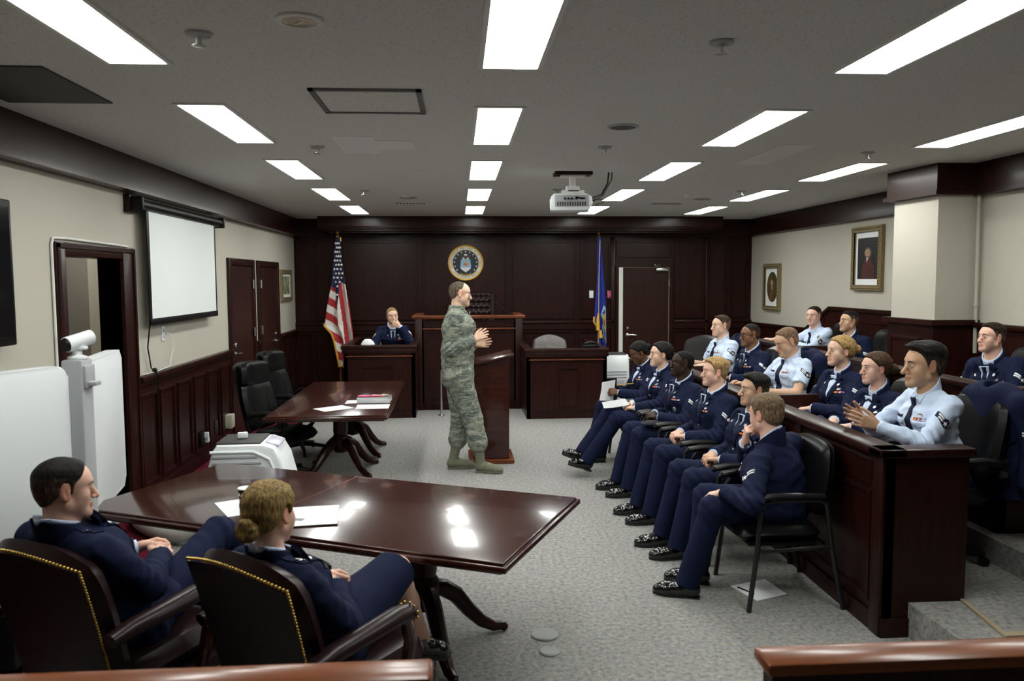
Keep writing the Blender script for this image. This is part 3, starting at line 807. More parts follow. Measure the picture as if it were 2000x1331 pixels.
# ---------------------------------------------------------------- conference tables
def table(loc, rz, L, W, label, pz, z=.69, seam=None):
    t = thing('conference_table', label, 'table', loc, rz, 'polished pedestal tables')
    top = MB()
    prof = [(0, z), (.0, z), ]
    def slab(h, z0, z1, bev):
        top.bb(-L / 2 + h, L / 2 - h, -W / 2 + h, W / 2 - h, z0, z1, bev, 3)
    slab(0, z - .040, z - .012, .008); slab(.018, z - .016, z, .006); slab(.03, z - .055, z - .038, .004)
    if seam is not None: pass
    part('tabletop', top, WOODT, t)
    if seam is not None:
        part('seam_strip', MB().bb(seam - .002, seam + .002, -W / 2 + .02, W / 2 - .02, z - .004, z + .0008), WOODR, t)
    for px in pz:
        pd = MB()
        pd.lathe([(.14, z - .06), (.13, z - .085), (.075, z - .10), (.066, z - .18), (.070, .40), (.062, .37), (.078, .345), (.085, .30), (.075, .24), (.06, .20), (.001, .18)], (px, 0, 0), 24)
        po = part('pedestal', pd, WOODX, t)
        for k in range(4):
            a = PI / 4 + k * PI / 2
            lg = MB(); ca, sa = math.cos(a), math.sin(a)
            pts = [(.04, .30), (.10, .29), (.17, .24), (.24, .15), (.31, .075), (.38, .035), (.44, .03)]
            lg.tube([(px + ca * q, sa * q, h) for q, h in pts], [.045, .046, .043, .038, .033, .028, .022], 10, flat=1.0)
            for off in (-.012, .012):
                lg.tube([(px + ca * q - sa * off, sa * q + ca * off, h + .038 * (1 - q)) for q, h in pts[1:-1]], .006, 6)
            lg.ball((px + ca * .44, sa * .44, .022), .022, 10)
            part('leg', lg, WOODX, po)
    return t
A_NT = math.atan2(-.42, .906)
table((-.665, 4.15, 0), A_NT, 2.38, 1.10, 'polished mahogany table in the foreground reflecting the ceiling lights', (-.53, .53), seam=-.17)
table((-1.14, 8.02, 0), PI / 2, 2.38, 1.06, 'polished mahogany table with notebook, behind the white portable cooler', (-.33, .55))

# ---------------------------------------------------------------- papers, cup, notebook
def sheet_of_paper(c, w, h, rz, label, z, n=1, group=None):
    mb = MB()
    for k in range(n):
        a = .03 * k; ca, sa = math.cos(a), math.sin(a)
        f0 = mb.bb(-w / 2 + .004 * k, w / 2 + .004 * k, -h / 2 - .003 * k, h / 2 - .003 * k, k * .0022, k * .0022 + .0016)
    return solo('paper', mb, PAPER, label, 'paper', (c[0], c[1], z), rz, group)
TZ = .691
sheet_of_paper((-1.115, 4.10), .21, .297, .5, 'white sheet under the black paper cup', TZ)
sheet_of_paper((-.735, 3.90), .25, .32, A_NT + .55, 'stack of white papers right of the blonde officer on the near table', TZ, 4)
solo('paper_clip_note', MB().bb(-.05, .05, -.018, .018, 0, .001), plain('pencil grey print', (.22, .22, .24), .6), 'small grey printed strip on the white paper stack', 'note', (-.80, 3.83, TZ + .0085), A_NT + .2)
sheet_of_paper((-1.13, 7.24), .215, .30, -.9, 'white sheet lying alone on the far table', TZ)
sheet_of_paper((-.785, 7.31), .297, .24, .02, 'white sheet in front of the spiral notebook', TZ)
sheet_of_paper((-.965, 7.62), .21, .20, .0, 'white sheet peeking out left of the spiral notebook', TZ)
def cup():
    t = thing('paper_cup', 'black paper cup with white lettering on the near table', 'cup', (-1.085, 4.06, TZ + .002))
    part('cup_body', MB().lathe([(.026, 0), (.027, .004), (.037, .105), (.0355, .105), (.026, .008), (.001, .008)], seg=28), BLACKP, t)
    part('rim', MB().lathe([(.0365, .103), (.0395, .106), (.0365, .1095), (.034, .106)], seg=28), PAPER, t)
    part('liner', MB().lathe([(.0352, .104), (.031, .06), (.001, .058)], seg=28), PAPER, t)
    word = 'BLACK'
    for i, ch in enumerate(word):
        a = -PI / 2 - .2 + (i - 2) * .34
        r = .0352
        rot = Matrix.Rotation(a + PI / 2, 3, 'Z') @ Matrix.Rotation(PI / 2 - .09, 3, 'X')
        text_mesh('letter', ch, .022, PAPER, t, (r * math.cos(a), r * math.sin(a), .078), rot, .0006)
    text_mesh('letter', 'COFFEE', .009, PAPER, t, (.0325 * math.cos(-PI / 2 - .2), .0325 * math.sin(-PI / 2 - .2), .052), Matrix.Rotation(-.2, 3, 'Z') @ Matrix.Rotation(PI / 2 - .09, 3, 'X'), .0006)
cup()
def notebook():
    t = thing('spiral_notebook', 'thick spiral bound notebook with grey cover on the far table', 'notebook', (-.80, 7.60, TZ), -.03)
    part('cover', MB().bb(-.155, .155, -.10, .12, 0, .004).bb(-.155, .155, -.10, .12, .046, .050), plain('grey card cover', (.10, .10, .105), .5), t)
    part('pages', MB().bb(-.15, .15, -.096, .115, .004, .046), PAPER, t)
    s = MB()
    for i in range(30):
        x = -.148 + i * .0102
        s.tube([(x, -.092, .052), (x, -.108, .05), (x, -.116, .026), (x, -.108, .002), (x, -.094, -.0)], .0022, 5)
    o = part('spiral', s, OFFW, t)
    for i, (x0, x1, y, c) in enumerate(((-.13, .07, 0.0, (.80, .05, .16)), (-.15, -.06, -.02, (.85, .08, .22)), (-.02, .1, .03, (.72, .45, .30)), (.07, .13, .05, (.62, .60, .45)))):
        solo('highlighter', MB().tube([(x0 - .80, 7.60 + y, .75), (x1 - .80, 7.60 + y - .03, .75)], [.009, .007], 10), plain('marker ink %d' % i, c, .4),
             ('long red pen across the notebook cover', 'short pink pen at the left edge of the notebook', 'orange pen on the notebook cover', 'cream pen at the right of the notebook cover')[i], 'pen')
notebook()
solo('paper', MB().prism([(1.62, 4.57), (1.70, 4.34), (1.91, 4.42), (1.87, 4.66)], 'z', .002, (0, 0, 0.001)), PAPER, 'white paper lying on the carpet under the nearest black chair', 'paper')
solo('pen', MB().tube([(1.655, 4.535, .008), (1.715, 4.43, .008)], [.005, .004], 8), BLACKP, 'black pen lying on the paper on the carpet', 'pen')
solo('paper', MB().box((1.47, 6.32, .0025), (.10, .2, .002), .3), PAPER, 'corner of a white paper on the carpet beside polished shoes', 'paper')
for i, (x, y, r, l) in enumerate(((.435, 4.0, .072, 'larger clear plastic disc lying on the carpet'), (.44, 3.81, .052, 'smaller clear plastic disc lying on the carpet'))):
    solo('plastic_disc', MB().lathe([(r, 0), (r, .006), (r - .006, .010), (.001, .007)], seg=36), plain('clear disc %d' % i, (.62, .64, .63), .15, trans=.45), l, 'disc', (x, y, .001))

# ---------------------------------------------------------------- portable coolers, hose, video cart
def cooler(loc, rz, sc, label, hz=.72):
    t = thing('portable_cooler', label, 'portable cooler', loc, rz, 'white portable coolers')
    W, D, Hh = .26 * sc, .20 * sc, hz
    prof = [(-W, .05), (-W - .01, .10), (-W, Hh * .80), (-W + .03, Hh * .94), (-W + .06, Hh), (W * .45, Hh), (W * .72, Hh * .965), (W * .92, Hh * .84), (W * 1.12, Hh * .55), (W * 1.18, Hh * .3), (W * 1.15, .05)]
    part('case', MB().prism(prof, 'y', 2 * D, (0, -D, 0), .025 * sc), OFFW, t)
    part('control_panel', MB().bb(-W + .05, W * .35, -D + .03, D - .03, Hh - .004, Hh + .012, .005), DARKG, t)
    part('display', MB().box((W * .62, 0, Hh * .985), (.10 * sc, D * 1.2, .012), Matrix.Rotation(.30, 3, 'Y'), .004), plain('pale display', (.55, .55, .66), .3), t)
    s = MB()
    for i in range(7):
        z = Hh * (.885 - i * .058)
        s.bb(-W + .03, W * (.30 + .09 * i), -D - .010, -D + .004, z - .007, z + .008, .003)
    part('side_louvres', s, GREYP, t)
    part('curved_rib', MB().tube([(-W + .02, -D - .002, Hh * .935), (W * .2, -D - .004, Hh * .935), (W * .6, -D - .004, Hh * .86), (W * .86, -D - .004, Hh * .62), (W * .90, -D - .002, Hh * .1)], .011, 8), OFFW, t)
    for sx in (-.8, .9):
        for sy in (-1, 1):
            part('caster', MB().cyl((W * sx, sy * D * .75 - .012, .025), (W * sx, sy * D * .75 + .012, .025), .025), BLACKP, t)
    part('rear_grip', MB().bb(-W - .025, -W, -D * .6, D * .6, Hh * .45, Hh * .55, .008), GREYP, t)
    g = MB()
    for i in range(9): g.bb(-W - .014, -W - .004, -D * .8, D * .8, Hh * (.3 + .05 * i), Hh * (.3 + .05 * i) + .012)
    part('rear_grille', g, GREYP, t)
    return t
cooler((-1.47, 5.72, 0), 0.03, 1.0, 'white portable cooler with louvred side between the two tables')
solo('remote_control', MB().bb(-.035, .035, -.02, .02, 0, .045, .01), OFFW, 'small white box lying on the near portable cooler', 'remote', (-1.53, 5.70, .734), .2)
cooler((2.195, 11.1, 0), PI / 2, .88, 'white portable cooler standing beside the clerk box', .80)
def hose():
    mb = MB()
    pts = []; rr = []
    ctrl = [Vector((-1.74, 5.66, .16)), Vector((-1.95, 5.62, .085)), Vector((-2.2, 5.78, .075)), Vector((-2.40, 6.05, .075)), Vector((-2.44, 6.35, .10))]
    n = 120
    for i in range(n + 1):
        u = i / n * (len(ctrl) - 1); k = min(int(u), len(ctrl) - 2); f = u - k
        p0, p1, p2, p3 = ctrl[max(k - 1, 0)], ctrl[k], ctrl[k + 1], ctrl[min(k + 2, len(ctrl) - 1)]
        pts.append(.5 * ((2 * p1) + (p2 - p0) * f + (2 * p0 - 5 * p1 + 4 * p2 - p3) * f * f + (3 * p1 - p0 - 3 * p2 + p3) * f ** 3))
        rr.append(.066 if i % 2 else .058)
    mb.tube(pts, rr, 18)
    solo('exhaust_hose', mb, plain('cream hose plastic', (.62, .61, .54), .5), 'ribbed white exhaust hose on the maroon carpet behind the near table', 'hose', ang=80)
hose()
def video_cart():
    t = thing('video_cart', 'white twin-screen video cart seen from behind at the left edge', 'video cart', (-1.86, 4.02, 0))
    def slab(name, p0, p1, z0, z1, th):
        a = math.atan2(p1[1] - p0[1], p1[0] - p0[0]); L = math.hypot(p1[0] - p0[0], p1[1] - p0[1])
        mb = MB(); r = .05; pts = []
        for cx, cz, s in ((L - r, z1 - r, 0), (r, z1 - r, 1), (r, z0 + r, 2), (L - r, z0 + r, 3)):
            for k in range(7):
                q = (s + k / 6) * PI / 2
                pts.append((cx + r * math.cos(q), cz + r * math.sin(q)))
        mb.prism(pts, 'y', th, (0, -th / 2, 0), .016)
        return part(name, mb, OFFW, t, (p0[0], p0[1], 0), a)
    slab('screen_back', (-.03, -.09), (-.40, -.86), .68, 1.45, .07)
    slab('screen_back', (-.02, .06), (-.165, .82), .64, 1.45, .07)
    part('column', MB().bb(-.055, .045, -.06, .06, .10, 1.47, .012), GREYP, t)
    part('shelf_bracket', MB().bb(.045, .058, -.05, .05, 1.33, 1.44, .003).bb(.045, .095, -.03, .03, 1.34, 1.36, .003), GREYP, t)
    part('base', MB().bb(-.66, .06, -.05, .05, .03, .10, .012).box((-.32, -.25, .065), (.07, .78, .06), -.25, .012).box((-.32, .3, .065), (.07, .62, .06), .2, .012), GREYP, t)
    part('equipment_box', MB().bb(-.50, -.12, -.45, .35, .12, .52, .01), BLACKP, t)
    for x, y in ((-.6, 0), (-.43, -.6), (-.22, .58), (.03, 0)):
        part('caster', MB().cyl((x, y - .014, .02), (x, y + .014, .02), .02), BLACKP, t)
    c = thing('video_camera', 'silver cylindrical video camera on top of the white cart', 'video camera', (-1.86, 4.02, 1.472))
    part('stand', MB().lathe([(.045, 0), (.045, .01), (.022, .02), (.02, .055)]), OFFW, c)
    d = Vector((-.45, -.86, -.22)).normalized()
    o = Vector((0, 0, .085))
    part('barrel', MB().tube([o - d * .08, o + d * .06], [.036, .038], 20), OFFW, c)
    part('lens', MB().tube([o + d * .058, o + d * .072], [.034, .03], 20), BLACKP, c)
    part('yoke', MB().bb(-.045, .045, -.02, .02, .045, .06, .004), OFFW, c)
video_cart()

# ---------------------------------------------------------------- jury box
RAILTOP = wood('amber rail top', (0.16, 0.042, 0.012), (0.31, 0.088, 0.024), rough=0.26, stretch=(1.0, 14, 14), coat=0.2, coat_rough=0.12)
def jury():
    t = thing('jury_box', 'dark panelled front of the jury box behind the row of black chairs', 'jury box', (2.16, 3.84, 0))
    L = 4.55
    b = MB()
    b.bb(0, .05, 0, L, .0, .94).bb(0, .44, 0, .05, 0, .94)
    b.bb(-.012, .0, 0, L, 0, .10).bb(-.012, .44, -.012, 0, 0, .10)
    ys = [0.0, .98, 1.96, 2.94, 3.92]
    for i, y in enumerate(ys):
        b.bb(-.018, 0, y, y + .10, 0, .94, .003)
        if i < len(ys):
            y1 = min(y + .98, L) - .02
            b.frame(y + .12, y1, .15, .74, .022, -.014, 0, 'x'); b.frame(y + .12, y1, .77, .90, .012, -.010, 0, 'x')
    part('body', b, WOODV, t)
    part('top_rail', MB().bb(-.045, .10, -.03, L, .94, .985, .010).bb(-.045, .46, -.03, .10, .94, .985, .010), WOODY, t)
    part('desk', MB().bb(.05, .42, .05, L, .83, .86), WOODT, t)
    part('divider', MB().bb(.10, .52, 1.88, 1.93, .3, .985, .004), WOODX, t)
    part('divider', MB().bb(.10, .52, 3.86, 3.91, .3, .985, .004), WOODX, t)
    t = thing('jury_box', 'dark panelled second-tier front of the jury box', 'jury box', (3.18, 4.42, .33))
    L = 4.1
    b = MB()
    b.bb(0, .05, 0, L, -.15, .83).bb(0, .4, 0, .05, 0, .83)
    for y in (0, 1, 2, 3):
        b.frame(y + .1, y + .95, .1, .72, .022, -.012, 0, 'x')
    part('body', b, WOODV, t)
    part('top_rail', MB().bb(-.03, .10, -.02, L, .83, .87, .008).bb(.1, .42, -.02, .10, .83, .87, .008), WOODY, t)
    part('desk', MB().bb(.05, .38, .05, L, .73, .76), WOODT, t)
    part('divider', MB().bb(.05, .45, 2.98, 3.03, .0, .87, .004), WOODX, t)
    # gallery rails in the foreground
    for n, x0, x1, l in ((0, .755, 4.2, 'reddish topped gallery rail in the lower right corner'), (1, -2.45, -.07, 'reddish topped gallery rail along the bottom left edge')):
        t = thing('gallery_rail', l, 'rail', ((x0 + x1) / 2, 1.90, 0))
        h = (x1 - x0) / 2
        part('top_rail', MB().bb(-h, h, -.055, .055, .865, .90, .012), RAILTOP, t)
        p = MB().bb(-h + .02, h - .02, -.03, .03, 0, .865)
        p.frame(-h + .08, h - .08, .15, .75, .03, -.042, -.03)
        part('panel', p, WOODV, t)
jury()

# ---------------------------------------------------------------- chairs (all face +x before turning)
def pad(mb, fn, th, nu=14, nv=14):
    """cushion: fn(u,v)->(point, normal) for the mid sheet, closed with rounded edges of thickness th"""
    P = {}
    for s in (1, -1):
        for i in range(nu + 1):
            for j in range(nv + 1):
                a_, b_ = 2 * i / nu - 1, 2 * j / nv - 1
                p, n = fn(.5 + .5 * a_ * math.sqrt(1 - .22 * b_ ** 4), .5 + .5 * b_ * math.sqrt(1 - .22 * a_ ** 4))
                e = min(i, nu - i, 2.2) / 2.2; f = min(j, nv - j, 2.2) / 2.2
                k = math.sqrt(max(0, 1 - (1 - e) ** 2)) * math.sqrt(max(0, 1 - (1 - f) ** 2))
                P[s, i, j] = mb.bm.verts.new(Vector(p) + Vector(n).normalized() * (s * th / 2 * k))
    f0 = len(mb.bm.faces)
    for s in (1, -1):
        for i in range(nu):
            for j in range(nv):
                q = [P[s, i, j], P[s, i + 1, j], P[s, i + 1, j + 1], P[s, i, j + 1]]
                mb.bm.faces.new(q if s > 0 else q[::-1])
    bmesh.ops.remove_doubles(mb.bm, verts=list(P.values()), dist=1e-5)
    mb._fin(f0)
    return mb

def guest_chair():
    t = thing('guest_chair', '', 'chair', (0, 0, 0), group='black guest chairs in front of the jury box')
    part('seat', pad(MB(), lambda u, v: ((-.24 + .5 * u, (v - .5) * .50, .415 + .015 * u - .03 * u ** 6), (0, 0, 1)), .085), LEATHB, t)
    part('seat_shell', MB().bb(-.24, .20, -.23, .23, .352, .372, .008), BLACKP, t)
    def bk(u, v):
        z = .50 + .42 * u; y = (v - .5) * (.50 + .05 * math.sin(PI * u)); c = 1 - (2 * v - 1) ** 2
        return ((-.195 - .055 * u - .025 * c, y, z), (1, 0, .12))
    part('backrest', pad(MB(), bk, .07), LEATHB, t)
    part('back_shell', pad(MB(), lambda u, v: (Vector(bk(u, v)[0]) - Vector((.026, 0, 0)), bk(u, v)[1]), .02), BLACKP, t)
    for s in (-1, 1):
        y = s * .285
        part('front_leg', MB().tube([(.215, y, 0), (.175, y, .33), (.155, y, .575), (.13, y, .615), (.08, y, .628)], .0145, 10), BLACKM, t)
        part('rear_leg', MB().tube([(-.325, y, 0), (-.25, y, .36), (-.215, y, .6), (-.18, y, .628), (.1, y, .630)], .0145, 10), BLACKM, t)
        part('armrest', MB().tube([(-.20, y, .645), (-.05, y, .65), (.10, y, .652), (.18, y, .640), (.20, y, .622)], [.028, .032, .034, .032, .018], 12, flat=.62), LEATHB, t)
        part('side_rail', MB().tube([(.185, y, .34), (-.262, y, .36)], .011, 8).tube([(.16, y, .35), (.16, s * .20, .36)], .011, 8).tube([(-.2, y, .36), (-.2, s * .20, .36)], .011, 8), BLACKM, t)
    return t

def swivel(t, z_seat, mat=BLACKP, spread=.29):
    b = MB()
    for k in range(5):
        a = k * 2 * PI / 5 + .3
        b.tube([(0, 0, .105), (math.cos(a) * .12, math.sin(a) * .12, .095), (math.cos(a) * spread, math.sin(a) * spread, .068)], [.03, .026, .018], 8)
    part('star_base', b, mat, t)
    for k in range(5):
        a = k * 2 * PI / 5 + .3
        part('caster', MB().cyl((math.cos(a) * spread - .012 * math.sin(a), math.sin(a) * spread + .012 * math.cos(a), .028), (math.cos(a) * spread + .012 * math.sin(a), math.sin(a) * spread - .012 * math.cos(a), .028), .028, seg=14), BLACKP, t)
    part('gas_lift', MB().cyl((0, 0, .10), (0, 0, z_seat - .05), .026), BLACKM, t)

def exec_chair():
    t = thing('executive_chair', '', 'chair', (0, 0, 0), group='black executive chairs at the far table')
    part('seat', pad(MB(), lambda u, v: ((-.24 + .52 * u, (v - .5) * .52, .46 + .02 * u - .05 * u ** 5), (0, 0, 1)), .11), LEATHB, t)
    def bk(u, v):
        z = .50 + .50 * u; c = (2 * v - 1) ** 2
        return ((-.25 - .13 * u + .05 * c, (v - .5) * (.50 + .05 * math.sin(PI * u)), z), (1, 0, .2))
    part('backrest', pad(MB(), bk, .10), LEATHB, t)
    def hd(u, v):
        c = (2 * v - 1) ** 2
        return ((-.355 - .03 * u + .05 * c, (v - .5) * (.48 - .06 * u * u), .94 + .25 * u), (1, 0, .12))
    part('headrest', pad(MB(), hd, .13), LEATHB, t)
    part('back_shell', pad(MB(), lambda u, v: ((-.30 - .16 * u + .04 * (2 * v - 1) ** 2, (v - .5) * .53, .48 + .70 * u), (1, 0, .2)), .03), BLACKP, t)
    for v in (-.1, .1):
        part('stitched_seam', MB().tube([(-.185, v * 1.2, .56), (-.25, v * 1.3, .76), (-.30, v * 1.4, .93)], .003, 6), BLACKP, t)
    for s in (-1, 1):
        y = s * .30
        part('armrest', MB().tube([(-.22, y * .85, .46), (-.24, y, .62), (-.17, y, .685), (.0, y, .70), (.14, y, .685), (.20, y, .60), (.14, y * .95, .50), (.05, y * .8, .445)], [.022, .026, .032, .034, .034, .028, .022, .02], 10, flat=.8), BLACKP, t)
    swivel(t, .44)
    return t

def juror_chair():
    t = thing('juror_chair', '', 'chair', (0, 0, 0), group='black leather swivel chairs in the jury box')
    part('seat', pad(MB(), lambda u, v: ((-.23 + .5 * u, (v - .5) * .52, .44 + .02 * u - .04 * u ** 5), (0, 0, 1)), .10), LEATHB, t)
    def bk(u, v):
        z = .48 + .52 * u; c = (2 * v - 1) ** 2
        return ((-.24 - .11 * u + .06 * c, (v - .5) * (.52 - .05 * u ** 4), z), (1, 0, .2))
    part('backrest', pad(MB(), bk, .10), LEATHB, t)
    for s in (-1, 1):
        y = s * .30
        part('armrest', MB().tube([(-.26, y * .9, .64), (-.1, y, .665), (.10, y, .66), (.17, y, .64)], [.028, .032, .032, .02], 10, flat=.7).tube([(.08, y, .65), (.09, y, .5), (.03, y * .8, .42)], .018, 8), BLACKP, t)
    swivel(t, .42)
    return t

def camel_chair(mat, label, loc, rz, group=None, w=.52, ztop=.98):
    t = thing('upholstered_chair', label, 'chair', loc, rz, group)
    def bk(u, v):
        c = (2 * v - 1) ** 2
        hump = .022 * math.cos(PI * (2 * v - 1)) * u ** 3
        return ((-.24 - .10 * u + .06 * c, (v - .5) * w, .46 + (ztop - .50) * u + hump), (1, 0, .2))
    part('backrest', pad(MB(), bk, .10, 14, 18), mat, t)
    part('seat', pad(MB(), lambda u, v: ((-.23 + .5 * u, (v - .5) * w, .44 + .01 * u), (0, 0, 1)), .12), mat, t)
    for s in (-1, 1):
        part('armrest', MB().tube([(-.25, s * .28, .66), (0, s * .30, .67), (.18, s * .30, .65), (.2, s * .30, .5), (.18, s * .28, .42)], [.035, .035, .035, .025, .025], 10), mat, t)
    swivel(t, .42)
    return t

def tufted_chair():
    t = thing('tufted_chair', 'dark tufted leather chair behind the judge bench', 'chair', (.25, 12.2, .40), -PI / 2)
    W, Z0, Z1 = .56, .45, 1.25
    def bk(u, v):
        return ((-.20 - .10 * u, (v - .5) * W, Z0 + (Z1 - Z0) * u), (1, 0, .12))
    mb = MB(); nu, nv = 48, 40
    tuf = []
    for r in range(8):
        for c in range(7):
            vv = (c + (.5 if r % 2 else 0) + .3) / 6.8; uu = .08 + r * .118
            if .06 < vv < .94 and uu < .93: tuf.append((uu, vv))
    def fn(u, v):
        p, n = bk(u, v)
        d = min((u - a) ** 2 * (Z1 - Z0) ** 2 + (v - b) ** 2 * W ** 2 for a, b in tuf) ** .5
        bump = .045 * (1 - math.exp(-(d / .035) ** 2))
        e = min(u, 1 - u, .06) / .06 * min(v, 1 - v, .06) / .06
        return Vector(p) + Vector((1, 0, .1)) * (bump * max(0, e) ** .5 + .02)
    mb.sheet(fn, nu, nv)
    part('tufted_back', mb, LEATHR, t, ang=80)
    part('back_frame', pad(MB(), lambda u, v: (Vector(bk(u, v)[0]) - Vector((.03, 0, 0)), (1, 0, .1)), .10), LEATHR, t)
    part('side_roll', MB().tube([(-.17, .29, .45), (-.26, .29, 1.22)], .04, 10).tube([(-.17, -.29, .45), (-.26, -.29, 1.22)], .04, 10), LEATHR, t)
    bt = MB()
    for a, b in tuf:
        p = Vector(bk(a, b)[0]) + Vector((.024, 0, 0)); bt.ball(p, .008, 8)
    o = part('tuft_buttons', bt, LEATHR, t); o['kind'] = 'stuff'
    part('seat', pad(MB(), lambda u, v: ((-.2 + .5 * u, (v - .5) * .58, .45), (0, 0, 1)), .13), LEATHR, t)
    part('base', MB().lathe([(.25, 0), (.24, .03), (.04, .05), (.035, .40)]), BLACKM, t)

def nailhead_chair(loc, rz, label):
    t = thing('nailhead_armchair', label, 'armchair', loc, rz, 'oxblood leather armchairs with brass nails')
    def bk(u, v):
        c = (2 * v - 1) ** 2; w = .53 + .04 * u
        x = -.20 - .17 * u - .03 * u * u
        z = .28 + .60 * u + .05 * math.sin(PI * v) * u
        return ((x + .05 * c * u, (v - .5) * w, z), (1, 0, .30))
    part('backrest', pad(MB(), bk, .11, 16, 18), LEATHR, t)
    bkm = MB()
    bkm.sheet(lambda u, v: Vector(bk(.02 + .95 * u, .02 + .96 * v)[0]) - Vector((.060, 0, .018)), 12, 12)
    part('back_panel', bkm, plain('oxblood back panel', (.013, .008, .009), .5), t)
    nl = MB()
    path = [(u / 24, 0.0) for u in range(25)] + [(1.0, v / 20) for v in range(1, 21)] + [(1 - u / 24, 1.0) for u in range(1, 25)]
    pts = [Vector(bk(.02 + .96 * a, .02 + .96 * b)[0]) - Vector((.054, 0, .016)) for a, b in path]
    cum = 0; step = .0135; last = pts[0]
    for a, b in zip(pts, pts[1:]):
        L = (b - a).length; k = max(1, int(round(L / step)))
        for i in range(k): nl.ball(a + (b - a) * (i / k), .0058, 6)
    o = part('brass_nail_trim', nl, BRASS, t); o['kind'] = 'stuff'
    part('seat', pad(MB(), lambda u, v: ((-.26 + .60 * u, (v - .5) * .54, .365 + .03 * u - .02 * u ** 6), (0, 0, 1)), .13), LEATHR, t)
    part('seat_frame', MB().bb(-.28, .31, -.29, .29, .24, .315, .02), LEATHR, t)
    n2 = MB()
    for s in (-1, 1):
        for i in range(40): n2.ball((-.27 + i * .0145, s * .292, .257), .005, 6)
    for i in range(38): n2.ball((.312, -.275 + i * .0149, .257), .005, 6)
    o = part('seat_nail_trim', n2, BRASS, t); o['kind'] = 'stuff'
    for s in (-1, 1):
        y = s * .315
        part('armrest', MB().tube([(-.33, y, .585), (-.25, y, .60), (-.08, y, .61), (.05, y, .62), (.13, y, .615)], [.035, .042, .045, .047, .040], 12, flat=.75), LEATHR, t)
        a = MB()
        for k in range(11):
            q = 2 * PI * k / 11
            a.ball((.118, y + .046 * math.cos(q), .615 + .036 * math.sin(q)), .0058, 6)
        part('arm_nail_trim', a, BRASS, t)
        part('arm_support', MB().tube([(.10, y, .595), (.125, y, .50), (.10, y, .40), (.08, y * .97, .30)], [.022, .026, .026, .024], 10), WOODT, t)
    b = MB()
    for k in range(5):
        a = k * 2 * PI / 5 + .5
        b.tube([(0, 0, .12), (math.cos(a) * .15, math.sin(a) * .15, .11), (math.cos(a) * .30, math.sin(a) * .30, .07)], [.035, .032, .024], 8)
    part('star_base', b, WOODT, t)
    for k in range(5):
        a = k * 2 * PI / 5 + .5
        part('caster', MB().cyl((math.cos(a) * .30 - .014 * math.sin(a), math.sin(a) * .30 + .014 * math.cos(a), .03), (math.cos(a) * .30 + .014 * math.sin(a), math.sin(a) * .30 - .014 * math.cos(a), .03), .03, seg=14), BLACKP, t)
    part('gas_lift', MB().cyl((0, 0, .10), (0, 0, .28), .03), BLACKM, t)
    return t

GUEST = [(1.81, 8.0), (1.81, 7.35), (1.81, 6.70), (1.81, 5.95), (1.81, 5.20), (1.81, 4.48)]
gl = ['black guest chair farthest from the camera, under the woman reading', 'black guest chair second from the far end, under the woman with stretched legs', 'black guest chair third from the far end, under the man holding a cap',
      'black guest chair under the short-haired blond airman', 'black guest chair second nearest the camera, under the man with clasped hands', 'black guest chair nearest the camera, paper beneath it']
gc = guest_chair()
for i, (x, y) in enumerate(GUEST):
    o = gc if i == 0 else dup(gc, (x, y, 0), PI)
    o.location = (x, y, 0); o.rotation_euler = (0, 0, PI); o['label'] = gl[i]
ec = exec_chair()
ec.scale = (.92, .92, .92); ec.location = (-1.63, 7.50, 0); ec.rotation_euler = (0, 0, -.34); ec['label'] = 'nearer black executive chair pulled up to the far table'
dup(ec, (-1.70, 8.62, 0), -.30, 'farther black executive chair pulled up to the far table')
JUR = [(2.80, 8.5, .18, PI, 'black jury chair under the shirt-sleeved airman farthest in the lower tier'), (2.80, 7.6, .18, PI - .1, 'black jury chair under the man with glasses'),
       (2.79, 6.75, .18, PI, 'black jury chair under the airman looking down'), (2.80, 5.75, .18, PI - .12, 'black jury chair under the blonde airwoman'),
       (2.74, 5.05, .18, PI + .05, 'black jury chair under the brown-haired airwoman'), (2.75, 4.40, .18, PI, 'black jury chair at the near end with a jacket over its back'),
       (4.28, 9.15, .33, PI, 'black jury chair under the man with folded arms'), (4.02, 7.75, .33, PI - .1, 'black jury chair under the dark-jacketed man beside the slanted rail'),
       (3.98, 5.60, .33, PI, 'black jury chair under the man at the right edge')]
jc = juror_chair()
for i, (x, y, z, r, l) in enumerate(JUR):
    o = jc if i == 0 else dup(jc, (x, y, z), r)
    o.location = (x, y, z); o.rotation_euler = (0, 0, r); o['label'] = l
camel_chair(LEATHG, 'worn grey leather chair standing in the clerk box', (1.33, 11.25, .08), -PI / 2, w=.50)
camel_chair(LEATHN, 'empty dark leather chair left of the far jury tier', (2.90, 9.55, .18), PI + .9)
camel_chair(LEATHG, 'grey leather chair under the seated person in the witness box', (-.92, 11.55, .18), -PI / 2, ztop=.90)
tufted_chair()
A_OW, A_OM = math.radians(51), math.radians(61)
nailhead_chair((-.512, 3.012, 0), A_OW, 'oxblood nail-studded armchair under the blonde officer')
nailhead_chair((-1.345, 3.24, 0), A_OM, 'oxblood nail-studded armchair under the dark-haired officer')
# ================================================================ SIGNED-DISTANCE BODY MODELLER
def V3(*a): return np.array(a if len(a) > 1 else a[0], float)
def nrm(v):
    v = np.asarray(v, float); return v / (np.linalg.norm(v) + 1e-12)

